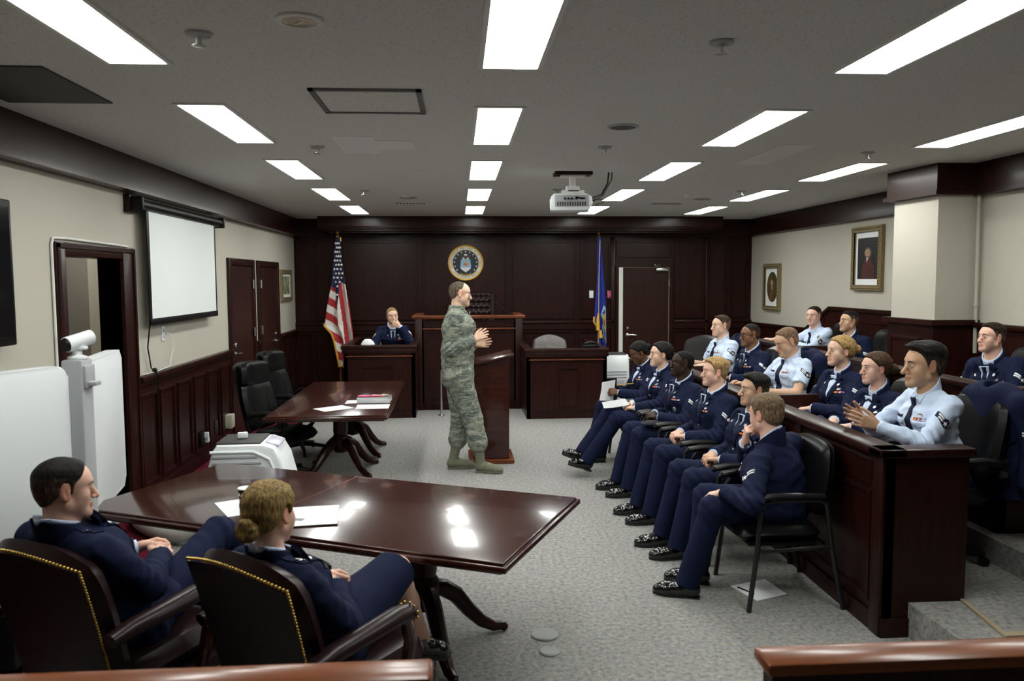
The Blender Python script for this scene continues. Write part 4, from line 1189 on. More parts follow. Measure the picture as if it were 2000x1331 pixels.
class Sdf:
    """ordered list of round-cone primitives with smooth union / subtraction"""
    def __init__(s): s.p = []; s.disp = None
    def cone(s, a, b, ra, rb, k=.02, w=None, e=1.0, op='u', cut=None, M=None):
        """round cone a-b; section widened e times along unit vector w; cut=(point, outward normal) trims it"""
        a = V3(a); b = V3(b)
        if M is None and w is not None and e != 1.0:
            w = nrm(w); M = np.eye(3) - (1 - 1 / e) * np.outer(w, w)
        sm = 1.0 if (w is None or e >= 1) else 1.0
        if M is not None:
            sv = np.linalg.svd(M, compute_uv=False).max()
            sm = 1.0 / sv
        ext = max(ra, rb) * (1.0 if M is None else 1.0 / np.linalg.svd(M, compute_uv=False).min())
        s.p.append(dict(a=a, b=b, ra=ra, rb=rb, k=k, op=op, cut=cut, M=M, sm=sm, ext=ext))
        return s
    def ball(s, c, r, k=.02, op='u'): return s.cone(c, c, r, r, k, op=op)
    def ell(s, c, r3, axes, k=.02, op='u'):
        """ellipsoid with radii r3 along the rows of axes"""
        r3 = np.asarray(r3, float); rm = r3.min()
        M = (np.asarray(axes).T * (rm / r3)) @ np.asarray(axes)
        return s.cone(c, c, rm, rm, k, op=op, M=M)
    def _d(s, q, P):
        X = P - q['a']; ba = q['b'] - q['a']
        if q['M'] is not None: X = X @ q['M']; ba = ba @ q['M']
        L = ba @ ba
        if L > 1e-12:
            t = np.clip((X @ ba) / L, 0, 1)
            d = np.sqrt(((X - t[..., None] * ba) ** 2).sum(-1)) - (q['ra'] + t * (q['rb'] - q['ra']))
        else:
            d = np.sqrt((X ** 2).sum(-1)) - q['ra']
        d = d * q['sm']
        if q['cut'] is not None:
            d = np.maximum(d, (P - q['cut'][0]) @ q['cut'][1])
        return d
    def near(s, q, C, rad):
        X = C - q['a']; ba = q['b'] - q['a']; L = ba @ ba
        t = np.clip((X @ ba) / L, 0, 1) if L > 1e-12 else np.zeros(len(C))
        d = np.sqrt(((X - t[:, None] * ba) ** 2).sum(-1))
        return d < q['ext'] + rad + q['k'] + .03
    @staticmethod
    def _mix(D, d, k, op):
        if op == 'u':
            if k <= 0: return np.minimum(D, d)
            h = np.maximum(k - np.abs(D - d), 0) / k
            return np.minimum(D, d) - h * h * k * .25
        if op == 's':
            d = -d
        h = np.maximum(k - np.abs(D - d), 0) / max(k, 1e-6)
        return np.maximum(D, d) + h * h * k * .25
    def __call__(s, P):
        P = np.asarray(P, float); D = np.full(P.shape[:-1], 1.0)
        for q in s.p: D = s._mix(D, s._d(q, P), q['k'], q['op'])
        if s.disp is not None: D = D + s.disp(P)
        return D
    def blocks(s, P, C, rad):
        """P (nb,m,3) points in blocks with centres C"""
        D = np.full(P.shape[:2], 1.0)
        for q in s.p:
            m = s.near(q, C, rad)
            if m.any(): D[m] = s._mix(D[m], s._d(q, P[m]), q['k'], q['op'])
        if s.disp is not None: D = D + s.disp(P)
        return D
    def bounds(s):
        lo = np.min([np.minimum(q['a'], q['b']) - q['ext'] for q in s.p if q['op'] == 'u'], 0)
        hi = np.max([np.maximum(q['a'], q['b']) + q['ext'] for q in s.p if q['op'] == 'u'], 0)
        return lo - .03, hi + .03

CORN = np.array([(i & 1, (i >> 1) & 1, (i >> 2) & 1) for i in range(8)])
EDG = [(a, b) for a in range(8) for b in range(a + 1, 8) if bin(a ^ b).count('1') == 1]
def surface(f, h):
    """sparse surface nets of Sdf f at cell size h -> verts, quads"""
    lo, hi = f.bounds(); B = 8; bs = B * h
    n = np.maximum(1, np.ceil((hi - lo) / bs).astype(int))
    g = np.stack(np.meshgrid(*[np.arange(k) for k in n], indexing='ij'), -1).reshape(-1, 3)
    C = lo + (g + .5) * bs; rad = bs * .87
    d = np.full(len(C), 1.0)
    for i in range(0, len(C), 40000): d[i:i + 40000] = f(C[i:i + 40000])
    act = np.abs(d) < rad * 1.25 + .012
    g = g[act]; C = C[act]
    if len(g) == 0: return np.zeros((0, 3)), np.zeros((0, 4), int)
    ax = np.arange(B + 1) * h
    off = np.stack(np.meshgrid(ax, ax, ax, indexing='ij'), -1).reshape(-1, 3)
    Vv = np.empty((len(g), (B + 1) ** 3))
    for i in range(0, len(g), 400):
        P = (lo + g[i:i + 400] * bs)[:, None, :] + off
        Vv[i:i + 400] = f.blocks(P, C[i:i + 400], rad)
    Vv = Vv.reshape(len(g), B + 1, B + 1, B + 1)
    ins = Vv < 0
    cnt = np.zeros((len(g), B, B, B), int)
    for c in CORN: cnt += ins[:, c[0]:c[0] + B, c[1]:c[1] + B, c[2]:c[2] + B]
    b, i, j, k = np.nonzero((cnt > 0) & (cnt < 8))
    vals = np.stack([Vv[b, i + c[0], j + c[1], k + c[2]] for c in CORN], 1)
    acc = np.zeros((len(b), 3)); num = np.zeros(len(b))
    for p, q in EDG:
        vp, vq = vals[:, p], vals[:, q]; m = (vp < 0) != (vq < 0)
        t = np.where(m, vp / np.where(m, vp - vq, 1), 0)
        acc += np.where(m[:, None], CORN[p] + (CORN[q] - CORN[p]) * t[:, None], 0); num += m
    cell = g[b] * B + np.stack([i, j, k], 1)
    verts = lo + (cell + acc / num[:, None]) * h
    N = n * B + 2
    gid = (cell[:, 0] * N[1] + cell[:, 1]) * N[2] + cell[:, 2]
    order = np.argsort(gid); sg = gid[order]
    def look(cc):
        q = (cc[:, 0] * N[1] + cc[:, 1]) * N[2] + cc[:, 2]
        x = np.searchsorted(sg, q); x[x >= len(sg)] = 0
        ok = sg[x] == q
        return order[x], ok
    Q = []
    for a in range(3):
        e = [np.zeros(3, int) for _ in range(3)]
        for z in range(3): e[z][z] = 1
        bx, cx = (a + 1) % 3, (a + 2) % 3
        va = vals[:, 1 << a]; m = (vals[:, 0] < 0) != (va < 0)
        cc = cell[m]; me = np.nonzero(m)[0]
        q1, o1 = look(cc - e[bx]); q2, o2 = look(cc - e[bx] - e[cx]); q3, o3 = look(cc - e[cx])
        ok = o1 & o2 & o3
        quad = np.stack([me, q1, q2, q3], 1)[ok]
        flip = (vals[me, 0] >= 0)[ok]
        quad[flip] = quad[flip][:, ::-1]
        Q.append(quad)
    return verts, np.concatenate(Q)

def soften(v, q, it=1, lam=.5):
    for _ in range(it):
        s = np.zeros_like(v); c = np.zeros(len(v))
        for a in range(4):
            for b in ((a + 1) % 4, (a - 1) % 4):
                np.add.at(s, q[:, a], v[q[:, b]]); np.add.at(c, q[:, a], 1)
        ok = c > 0
        v = v.copy(); v[ok] = v[ok] * (1 - lam) + lam * s[ok] / c[ok][:, None]
    return v

def raw_mesh(name, chunks):
    """chunks: list of (verts, faces array (m,3|4), material index or array) -> mesh"""
    me = bpy.data.meshes.new(name)
    vs = np.concatenate([c[0] for c in chunks]).astype(np.float32)
    nl, tot, mi, o = [], [], [], 0
    for v, f, m in chunks:
        f = np.asarray(f, int)
        if len(f):
            nl.append((f + o).ravel()); tot.append(np.full(len(f), f.shape[1]))
            mi.append(np.full(len(f), m) if np.isscalar(m) else np.asarray(m))
        o += len(v)
    nl = np.concatenate(nl); tot = np.concatenate(tot); mi = np.concatenate(mi)
    me.vertices.add(len(vs)); me.vertices.foreach_set('co', vs.ravel())
    me.loops.add(len(nl)); me.loops.foreach_set('vertex_index', nl.astype(np.int32))
    me.polygons.add(len(tot))
    me.polygons.foreach_set('loop_start', np.concatenate([[0], np.cumsum(tot)[:-1]]).astype(np.int32))
    me.polygons.foreach_set('material_index', mi.astype(np.int32))
    me.polygons.foreach_set('use_smooth', np.ones(len(tot), bool))
    me.update(calc_edges=True); me.validate()
    return me

def waves(P, freq, seed, n=5):
    r = np.random.RandomState(seed); o = np.zeros(P.shape[:-1])
    for _ in range(n):
        dv = nrm(r.normal(size=3)) * freq * r.uniform(.7, 1.4)
        o = o + np.sin(P @ dv * 6.283 + r.uniform(0, 6.283))
    return o / n

def trace(f, O, D, it=36):
    P = np.array(O, float); D = np.asarray(D, float)
    tt = np.zeros(len(P))
    for _ in range(it):
        d = f(P); st = np.clip(d * .8, -.01, .05); P = P + D * st[:, None]; tt += st
    ok = np.abs(f(P)) < .01
    return P, ok

def refine_poly(poly, maxlen):
    """triangulated 2-d polygon whose triangles are split below maxlen"""
    bm = bmesh.new()
    vs = [bm.verts.new((u, v, 0)) for u, v in poly]
    bm.faces.new(vs)
    bmesh.ops.triangulate(bm, faces=bm.faces[:])
    for _ in range(6):
        es = [e for e in bm.edges if e.calc_length() > maxlen]
        if not es: break
        bmesh.ops.subdivide_edges(bm, edges=es, cuts=1)
        bmesh.ops.triangulate(bm, faces=[q for q in bm.faces if len(q.verts) > 3])
    bm.verts.index_update()
    v = np.array([tuple(q.co) for q in bm.verts]); fc = np.array([[q.index for q in t.verts] for t in bm.faces])
    bd = [(e.verts[0].index, e.verts[1].index) for e in bm.edges if len(e.link_faces) == 1]
    bm.free()
    return v[:, :2], fc, bd

def decal(f, poly, o, r, u, d, lift, maxlen=.014, start=.0, skirt=.004):
    """patch of cloth, metal or ink: poly (along r,u from o) dropped along d onto Sdf f, raised by lift"""
    v2, fc, bd = refine_poly(poly, maxlen)
    O = V3(o) + v2[:, :1] * nrm(r) + v2[:, 1:] * nrm(u) - start * nrm(d)
    P, ok = trace(f, O, np.tile(nrm(d), (len(O), 1)))
    if not ok.all():
        if not ok.any(): return None
        t = (P[ok] - O[ok]) @ nrm(d); P[~ok] = O[~ok] + nrm(d) * np.median(t)
    t = (P - O) @ nrm(d); md = np.median(t); P = O + nrm(d) * np.clip(t, md - .05, md + .028)[:, None]
    top = P - nrm(d) * lift
    fa = fc
    # orient faces against d
    n = np.cross(top[fa[:, 1]] - top[fa[:, 0]], top[fa[:, 2]] - top[fa[:, 0]]).sum(0)
    if n @ nrm(d) > 0: fa = fa[:, ::-1]
    vv = np.concatenate([top, P + nrm(d) * skirt]); m = len(top)
    sk = [[a, b, b + m] for a, b in bd] + [[a, b + m, a + m] for a, b in bd]
    return vv, np.concatenate([fa, np.array(sk)])

def disc(rx, ry=None, n=14, cx=0, cy=0):
    ry = rx if ry is None else ry
    return [(cx + rx * math.cos(2 * PI * k / n), cy + ry * math.sin(2 * PI * k / n)) for k in range(n)]
def quad(x0, x1, y0, y1): return [(x0, y0), (x1, y0), (x1, y1), (x0, y1)]
def star2(r, cx=0, cy=0, rin=.42):
    return [(cx + (r if k % 2 == 0 else r * rin) * math.sin(k * PI / 5), cy + (r if k % 2 == 0 else r * rin) * math.cos(k * PI / 5)) for k in range(10)]
def rotm(axis, a):
    return np.array(Matrix.Rotation(a, 3, Vector(axis)))
def ik(S, W, l1, l2, hint):
    """elbow/knee between S and W with bone lengths l1,l2 bent towards hint; returns joint, end"""
    d = W - S; L = np.linalg.norm(d); mx = (l1 + l2) * .995
    if L > mx: W = S + d / L * mx; d = W - S; L = mx
    L = max(L, abs(l1 - l2) + .01)
    x = (l1 * l1 - l2 * l2 + L * L) / (2 * L); h = math.sqrt(max(0, l1 * l1 - x * x))
    dn = d / np.linalg.norm(d); p = hint - S; p = p - dn * (p @ dn)
    return S + dn * x + nrm(p) * h, W
# ================================================================ PEOPLE
UP = V3(0, 0, 1)
PM = {}
def pmat(key, fn):
    if key not in PM: PM[key] = fn()
    return PM[key]
def skin_mat(c):
    return pmat(('skin', c), lambda: plain('skin %.3f' % c[0], c, 0.5, var=.06, vscale=30, spec=.22))
def tint(c, k): return tuple(min(1, a * b) for a, b in zip(c, k))
def hair_mat(c):
    def mk():
        m, nt, b = node_mat('hair %.3f' % c[0])
        setin(b, color=c, rough=.62, spec=.12)
        N, L = nt.nodes, nt.links
        tc = N.new('ShaderNodeTexCoord'); mp = N.new('ShaderNodeMapping'); mp.inputs['Scale'].default_value = (1, 1, .25)
        n = N.new('ShaderNodeTexNoise'); n.inputs['Scale'].default_value = 130; n.inputs['Detail'].default_value = 3
        r = N.new('ShaderNodeValToRGB')
        r.color_ramp.elements[0].position = .35; r.color_ramp.elements[1].position = .65
        r.color_ramp.elements[0].color = tuple(q * .42 for q in c) + (1,)
        r.color_ramp.elements[1].color = tuple(min(1, q * 1.5) for q in c) + (1,)
        bp = N.new('ShaderNodeBump'); bp.inputs['Strength'].default_value = .5; bp.inputs['Distance'].default_value = .003
        L.new(tc.outputs['Object'], mp.inputs['Vector']); L.new(mp.outputs[0], n.inputs['Vector'])
        L.new(n.outputs['Fac'], r.inputs['Fac']); L.new(r.outputs['Color'], b.inputs['Base Color'])
        L.new(n.outputs['Fac'], bp.inputs['Height']); L.new(bp.outputs[0], b.inputs['Normal'])
        return m
    return pmat(('hair', c), mk)
def camo_mat():
    def mk():
        m, nt, b = node_mat('pixel tiger stripe camouflage')
        setin(b, rough=.85, spec=.2)
        N, L = nt.nodes, nt.links
        tc = N.new('ShaderNodeTexCoord')
        prev = None
        base = (0.235, 0.25, 0.195)
        for i, (col, sc, st, th) in enumerate((((0.125, 0.152, 0.130), 8.0, (1, 1, 2.4), .49), ((0.34, 0.34, 0.27), 11.0, (1, 1, 2.8), .54), ((0.080, 0.100, 0.098), 14.0, (1, 1, 3.2), .57), ((0.27, 0.30, 0.27), 18.0, (1, 1, 2.6), .58))):
            mp = N.new('ShaderNodeMapping'); mp.inputs['Scale'].default_value = st; mp.inputs['Location'].default_value = (i * 3.1, i * 1.7, i * 2.3); mp.inputs['Rotation'].default_value = (.25, .3 * (-1) ** i, .2)
            n = N.new('ShaderNodeTexNoise'); n.inputs['Scale'].default_value = sc; n.inputs['Detail'].default_value = 4; n.inputs['Roughness'].default_value = .7; n.inputs['Distortion'].default_value = .6
            r = N.new('ShaderNodeValToRGB'); r.color_ramp.elements[0].position = th; r.color_ramp.elements[1].position = th + .02
            mx = N.new('ShaderNodeMix'); mx.data_type = 'RGBA'
            L.new(tc.outputs['Object'], mp.inputs['Vector']); L.new(mp.outputs[0], n.inputs['Vector']); L.new(n.outputs['Fac'], r.inputs['Fac'])
            L.new(r.outputs['Color'], mx.inputs[0])
            if prev is None: mx.inputs[6].default_value = base + (1,)
            else: L.new(prev, mx.inputs[6])
            mx.inputs[7].default_value = col + (1,)
            prev = mx.outputs[2]
        L.new(prev, b.inputs['Base Color'])
        return m
    return pmat('camo', mk)

def head_sdf(F, c, A, hs, o, female):
    """adds the head to Sdf F; A rows = left, forward, up; o = shape options"""
    def W(x, y, z): return c + hs * (x * A[0] + y * A[1] + z * A[2])
    wd = o.get('wide', 1.0); nose = o.get('nose', 1.0); ch = o.get('chin', 1.0)
    F.ell(W(0, -.018, .034), hs * V3(.0745 * wd, .096, .083), A, 0)
    F.cone(W(0, .028, .025), W(0, .050, -.075), hs * .062, hs * .034, hs * .035, A[0], 1.06)
    jw = .050 if not female else .043
    for s in (-1, 1):
        F.cone(W(s * jw * wd, .004, -.055), W(s * .014, .066, -.096 * ch), hs * (.021 if not female else .019), hs * .016, hs * .03)
        F.ball(W(s * .044, .055, -.022), hs * .024, hs * .022)
    for s in (-1, 1): F.ball(W(s * .036, .044, -.052), hs * .0265, hs * .03)
    F.cone(W(-.030, .078, .024), W(.030, .078, .024), hs * .0135, hs * .0135, hs * .014)
    for s in (-1, 1):
        F.ball(W(s * .033, .104, .004), hs * .0165, hs * .012, 's')
        F.ball(W(s * .032, .0775, .003), hs * .0135, hs * .004)
    F.cone(W(0, .085, .012), W(0, .085 + .026 * nose, -.034), hs * .0085, hs * .0125, hs * .010)
    for s in (-1, 1): F.ball(W(s * .012, .092 + .006 * nose, -.037), hs * .0085, hs * .006)
    F.cone(W(-.012, .090, -.060), W(.012, .090, -.060), hs * .0085, hs * .0085, hs * .010)
    F.cone(W(-.011, .0885, -.0715), W(.011, .0885, -.0715), hs * .0090, hs * .0090, hs * .006)
    F.cone(W(-.022, .1005, -.0655), W(.022, .1005, -.0655), hs * .0028, hs * .0028, hs * .004, op='s')
    F.ball(W(0, .079, -.098 * ch), hs * (.0195 if not female else .016), hs * .022)
    for s in (-1, 1):
        ea = np.array([nrm(A[0] * s + A[1] * -.35), nrm(A[1] + A[0] * s * .35), A[2]])
        ea[2] = nrm(A[2] - .22 * A[1]); ea[1] = nrm(np.cross(ea[2], ea[0]))
        F.ell(W(s * .077 * wd, -.010, -.008), hs * V3(.0085, .0185, .0295), ea, hs * .008)
        F.ell(W(s * .086 * wd, -.006, -.004), hs * V3(.006, .010, .018), ea, hs * .006, 's')
    return W

class Hair:
    def __init__(s, core, c, A, hs, st):
        s.core, s.c, s.A, s.hs, s.st = core, c, A, hs, st
        ys = st.get('ys') or [-.12, -.085, -.055, -.035, -.018, .004, .014, .022, .045, .062, .09]
        zs = st.get('zs') or [-.070, -.066, -.050, -.022, .026, .022, -.016, .004, .062, .078, .084]
        s.ys, s.zs = np.array(ys), np.array(zs)
    def t(s, P):
        q = (P - s.c) @ s.A.T / s.hs
        x, y, z = q[..., 0], q[..., 1], q[..., 2]
        zl = np.interp(y, s.ys, s.zs)
        rc = s.st.get('recede', 0)
        if rc: zl = zl + rc * np.clip((y + .02) / .06, 0, 1) * np.exp(-((np.abs(x) - .03) / .028) ** 2)
        m = np.clip((z - zl) / s.st.get('edge', .022), 0, 1); m = m * m * (3 - 2 * m)
        k = np.clip((z - s.st.get('fz', .03)) / .055, 0, 1)
        T = s.st['side'] * (1 - k) + s.st['top'] * k
        T = T + s.st.get('front', 0) * np.clip(y / .07, 0, 1) * k
        nz = waves(q, 18, 5, 4) * .10 + waves(q * V3(1, .3, .6), 55, 9, 5) * .10
        return s.hs * (T * m * (1 + nz) - .0022)
    def __call__(s, P): return s.core(P) - s.t(P)
    def blocks(s, P, C, r): return s.core.blocks(P, C, r) - s.t(P)
    def bounds(s):
        r = s.hs * .19
        return s.c - r, s.c + r

def hand(F, Wr, d, n, left, curl=(.35, .4, .45, .5), thumb=.4, s=1.0, spread=.06):
    d = nrm(d); n = nrm(n - d * (n @ d)); t = np.cross(d, n) * (-1 if left else 1)
    pos = []
    ks = V3(.029, .0095, -.010, -.028) * s
    F.cone(Wr - d * .02 * s, Wr + d * .02 * s, .024 * s, .026 * s, .012, n, .72)
    for k, o in enumerate(ks):
        b = Wr + d * (.088 - .004 * abs(k - 1.2)) * s + t * o
        F.cone(Wr + d * .018 * s + t * o * .55, b, .0145 * s, .0115 * s, .012 * s)
        pos.append(b)
    L = V3(.070, .078, .073, .057) * s
    for k, b in enumerate(pos):
        a = curl[k]; dd = nrm(d + t * spread * (1.2 - k)); p = b; r = .0092 * s if k < 3 else .0078 * s
        nn = n
        for seg, fr in enumerate((.46, .30, .24)):
            a_ = a * (1.0 if seg == 0 else 1.15)
            dn = nrm(dd * math.cos(a_) + nn * math.sin(a_)); nn = nrm(nn * math.cos(a_) - dd * math.sin(a_))
            q = p + dn * L[k] * fr
            F.cone(p, q, r, r * .90, .0035 * s); r *= .90
            p, dd = q, dn
    # thumb
    b = Wr + d * .026 * s + t * .024 * s + n * .004
    d1 = nrm(d * .72 + t * .62 + n * (.15 + thumb * .5)); p1 = b + d1 * .042 * s
    d2 = nrm(d * .86 + t * (.32 - thumb * .5) + n * (.15 + thumb * .6)); p2 = p1 + d2 * .030 * s; p3 = p2 + nrm(d2 - t * .15 * thumb) * .026 * s
    F.cone(b, p1, .0165 * s, .0115 * s, .012 * s); F.cone(p1, p2, .0112 * s, .0100 * s, .003); F.cone(p2, p3, .0100 * s, .0080 * s, .003)

RIB = [((.60, .10, .02), .20), ((.75, .55, .05), .08), ((.55, .06, .04), .22), ((.70, .68, .60), .1), ((.20, .08, .30), .2), ((.55, .50, .5), .2)]
SILV = plain('oxidised silver insignia', (.55, .55, .55), .35, metal=.8)
CHEV = plain('white chevron thread', (.78, .78, .80), .8)
RIBM = [plain('ribbon colour %d' % i, c, .7) for i, (c, w) in enumerate(RIB)]
EYEW = plain('eye white', (.62, .60, .57), .3)
IRIS = plain('dark iris', (.03, .022, .016), .2)
IRISB = plain('grey iris', (.10, .13, .16), .2)

def person(sp):
    S = sp.get('s', 1.0); female = sp.get('female', False); fit = sp['fit']
    base = V3(sp['base'])
    loc = lambda v: V3(v) - base
    fa = math.radians(sp['face']); fw0 = V3(math.cos(fa), math.sin(fa), 0); wl0 = np.cross(UP, fw0)
    head = loc(sp['head']); hip = loc(sp['hip'])
    ly = math.radians(sp.get('look', sp['face'])); pt = math.radians(sp.get('pitch', 0)); tl = math.radians(sp.get('tilt', 0))
    hy = V3(math.cos(ly) * math.cos(pt), math.sin(ly) * math.cos(pt), math.sin(pt))
    hx = nrm(np.cross(UP, hy)); hz = np.cross(hy, hx)
    # cross(up, fwd) = left
    hx, hz = hx * math.cos(tl) + hz * math.sin(tl), hz * math.cos(tl) - hx * math.sin(tl)
    A = np.array([hx, hy, hz])
    hs = S * sp.get('hs', .95)
    neck = head - hz * .112 * S - hy * .024 * S - UP * .028 * S
    spn = nrm(neck - hip)
    tw = math.radians(sp.get('twist', 0))
    wl = nrm(wl0 - spn * (wl0 @ spn)); fw = np.cross(wl, spn)
    wls = wl * math.cos(tw) - fw * math.sin(tw); wls = nrm(wls); fws = np.cross(wls, spn)
    TL = np.linalg.norm(neck - hip)
    B = (1.0 if not female else .90) * sp.get('bulk', 1.0) * S
    chest = neck - spn * .17 * S + fws * .012
    waist = hip + spn * TL * .34
    sw = .164 * B
    sh = {}; el = {}; wr = {}
    for sd, sg in (('L', 1), ('R', -1)):
        sh[sd] = neck - spn * .078 * S + wls * sw * sg - fws * .012 + V3(sp.get('sh' + sd, (0, 0, 0)))
        w = sp.get('w' + sd)
        w = loc(w) if w is not None else hip + fw * .27 + wl * .07 * sg + UP * .13
        e = sp.get('e' + sd)
        hint = loc(e) if e is not None else sh[sd] - UP * .3 + wl * .16 * sg - fw * .10
        el[sd], wr[sd] = ik(sh[sd], w, .285 * S * sp.get('arm', 1), .250 * S * sp.get('arm', 1), hint)
    hj = {sd: hip + wl * .088 * S * sg for sd, sg in (('L', 1), ('R', -1))}
    kn = {}; an = {}
    for sd, sg in (('L', 1), ('R', -1)):
        kn[sd] = loc(sp['k' + sd]); an[sd] = loc(sp['a' + sd])
        if sp.get('legik'):
            kn[sd], an[sd] = ik(hj[sd], an[sd], .43 * S, .42 * S, kn[sd])
    seed = sp.get('seed', 1)
    fdir = {}
    for sd in 'LR':
        t = sp.get('toe' + sd)
        v = nrm(V3(t)) if t is not None else fw0
        fdir[sd] = v
    # ------------------------------------------------------------ body
    skin = sp['skin']
    F = Sdf()
    W = head_sdf(F, head, A, hs, sp.get('shape', {}), female)
    nr = (.055 if not female else .046) * S * sp.get('neckr', 1)
    F.cone(neck - spn * .05, W(0, -.022, -.055), nr * 1.12, nr * .95, .025, A[0], 1.08)
    F.cone(neck - spn * .09 - fws * .02, neck - spn * .05, .07 * S, nr, .04)
    core_only = Sdf()
    core_only.ell(W(0, -.018, .034), hs * V3(.0745 * sp.get('shape', {}).get('wide', 1), .096, .083), A, 0)
    core_only.cone(W(0, .028, .025), W(0, .050, -.075), hs * .062, hs * .034, hs * .035, A[0], 1.06)
    core_only.cone(W(0, -.035, -.02), W(0, -.030, -.085), hs * .056, hs * .050, hs * .04)
    for sd in 'LR':
        hsd = sp.get('hand' + sd)
        if hsd is None: continue
        fwd = nrm(wr[sd] - el[sd])
        d = V3(hsd['d']) if 'd' in hsd else fwd
        n = V3(hsd['n']) if 'n' in hsd else -UP
        F.cone(wr[sd] - fwd * .05, wr[sd], .029 * S, .025 * S, .02)
        hand(F, wr[sd], d, n, sd == 'L', hsd.get('curl', (.35, .4, .45, .5)), hsd.get('thumb', .4), S * (.92 if female else 1), hsd.get('spread', .06))
    bare = fit == 'short'
    if bare:
        for sd in 'LR':
            F.cone(el[sd], wr[sd] - nrm(wr[sd] - el[sd]) * .03, .041 * S, .029 * S, .02)
            F.cone(sh[sd] * .4 + el[sd] * .6, el[sd], .044 * S, .041 * S, .02)
    if fit == 'skirt':
        for sd in 'LR':
            F.cone(kn[sd], kn[sd] * .55 + an[sd] * .45 - fdir[sd] * .018, .054 * S, .054 * S, .02)
            F.cone(kn[sd] * .55 + an[sd] * .45 - fdir[sd] * .018, an[sd], .054 * S, .034 * S, .03)
            F.cone(hj[sd] * .35 + kn[sd] * .65, kn[sd], .066 * S, .054 * S, .02)
    v, q = surface(F, sp.get('res', .0038))
    lc_ = (v - head) @ A.T / hs
    em_ = (np.abs(lc_[:, 0]) > .0745 * sp.get('shape', {}).get('wide', 1)) & (np.abs(lc_[:, 2] + .008) < .040) & (np.abs(lc_[:, 1] + .010) < .04)
    chunks = [(v, q, np.where(em_[q].all(1), 5, 0))]
    G = Sdf()
    G.cone(hip, waist, .095 * B, .085 * B, .03, wl, 1.4); G.cone(waist, chest, .085 * B, .095 * B, .05, wls, 1.45); G.cone(chest, neck - spn * .08, .095 * B, .06 * B, .05, wls, 1.4)
    for sd in 'LR':
        G.cone(sh[sd], el[sd], .04 * S, .034 * S, .03); G.cone(el[sd], wr[sd], .034 * S, .026 * S, .02)
        G.cone(hj[sd], kn[sd], .07 * S, .045 * S, .03); G.cone(kn[sd], an[sd] * .8 + kn[sd] * .2 if fit == 'camo' else an[sd], .045 * S, .032 * S, .02)
    v, q = surface(G, .016); chunks.append((v, q, 0))
    mats = [skin_mat(skin), EYEW, IRISB if sp.get('blue') else IRIS, hair_mat(sp['hair']), skin_mat(tint(skin, sp.get('lipk', (.80, .56, .56)))), skin_mat(tint(skin, (1.0, .80, .76)))]
    def face(poly, m, lift, maxlen=.006):
        r = decal(F, [(a * hs, b * hs) for a, b in poly], head + hs * .15 * hy, hx, hz, -hy, lift, maxlen, 0, .002)
        if r is not None: chunks.append((r[0], r[1], m))
    lid = sp.get('lid', .82)
    for s in (-1, 1):
        ex = s * .0322
        face([(ex - .0145, .0035), (ex - .008, .0035 + .0055 * lid), (ex + .001, .0035 + .0068 * lid), (ex + .009, .0035 + .0050 * lid), (ex + .0145, .0035), (ex + .006, -.0015), (ex - .006, -.0015)], 1, .0007)
        face(disc(.0060, .0054 * (.45 + .55 * lid), 12, ex + sp.get('gaze', 0) * .004, .0045), 2, .0012, .004)
        face([(ex - .016, .0035), (ex - .008, .0040 + .0058 * lid), (ex + .001, .0040 + .0071 * lid), (ex + .009, .0040 + .0053 * lid), (ex + .016, .0035), (ex + .009, .0064 + .0060 * lid), (ex, .0064 + .0078 * lid), (ex - .009, .0064 + .0066 * lid)], 3 if female else 4, .0011)
        bt = .0042 if not female else .0028
        face([(s * .012, .0195), (s * .026, .0245), (s * .042, .0255), (s * .054, .0195), (s * .042, .0255 + bt), (s * .026, .0250 + bt * 1.4), (s * .012, .0205 + bt)], 3, .0014)
    face([(-.024, -.0648), (-.010, -.0588), (0, -.0605), (.010, -.0588), (.024, -.0648), (0, -.0655)], 4, .0006)
    face([(-.023, -.0658), (0, -.0665), (.023, -.0658), (.011, -.0760), (-.011, -.0760)], 4, .0006)
    me = raw_mesh('person_body', chunks)
    root = link_mesh('person', me, mats, None, tuple(base))
    tag(root, sp['label'], 'person', sp.get('group'))
    def child(name, f, h, mats, it=0, label=None, par=None, keep=None):
        v, q = surface(f, h)
        if keep is not None:
            kq = keep(v)[q].all(1); q = q[kq]
        if it: v = soften(v, q, it)
        o = link_mesh(name, raw_mesh(name, [(v, q, 0)]), mats, par or root)
        if label: o['label'] = label
        return o
    def patch(name, f, poly, o, r, u, d, lift, m, maxlen=.014, par=None, label=None, skirt=.004):
        q = decal(f, poly, o, r, u, d, lift, maxlen, 0, skirt)
        if q is None: return None
        ob = link_mesh(name, raw_mesh(name, [(q[0], q[1], 0)]), m, par or root)
        if label: ob['label'] = label
        return ob
    # ------------------------------------------------------------ hair
    st = sp['style']
    if st.get('top', 0) > 0:
        Hh = Hair(core_only, head, A, hs, st)
        v, q = surface(Hh, .0042)
        kq = (Hh.t(v) > -.0016)[q].any(1)
        q = q[kq]; mi = 0
        hm = [hair_mat(sp['hair'])]
        if not st.get('bun'):
            qc = (v[q].mean(1) - head) @ A.T / hs
            kz = (qc[:, 2] - st.get('fz', .03)) / .055 + .35 * waves(qc, 40, 3)
            bk = np.clip((qc[:, 1] - .02) / .03, 0, 1)
            lo = st.get('fade', .14)
            mi = np.where(kz < -.2, 2, np.where(kz < .45, 1, 0))
            mixc = lambda t: tuple(a * (1 - t) + b * t * .8 for a, b in zip(sp['hair'], skin))
            hm += [hair_mat(mixc(lo * .4)), hair_mat(mixc(lo * .75))]
        chunks = [(v, q, mi)]
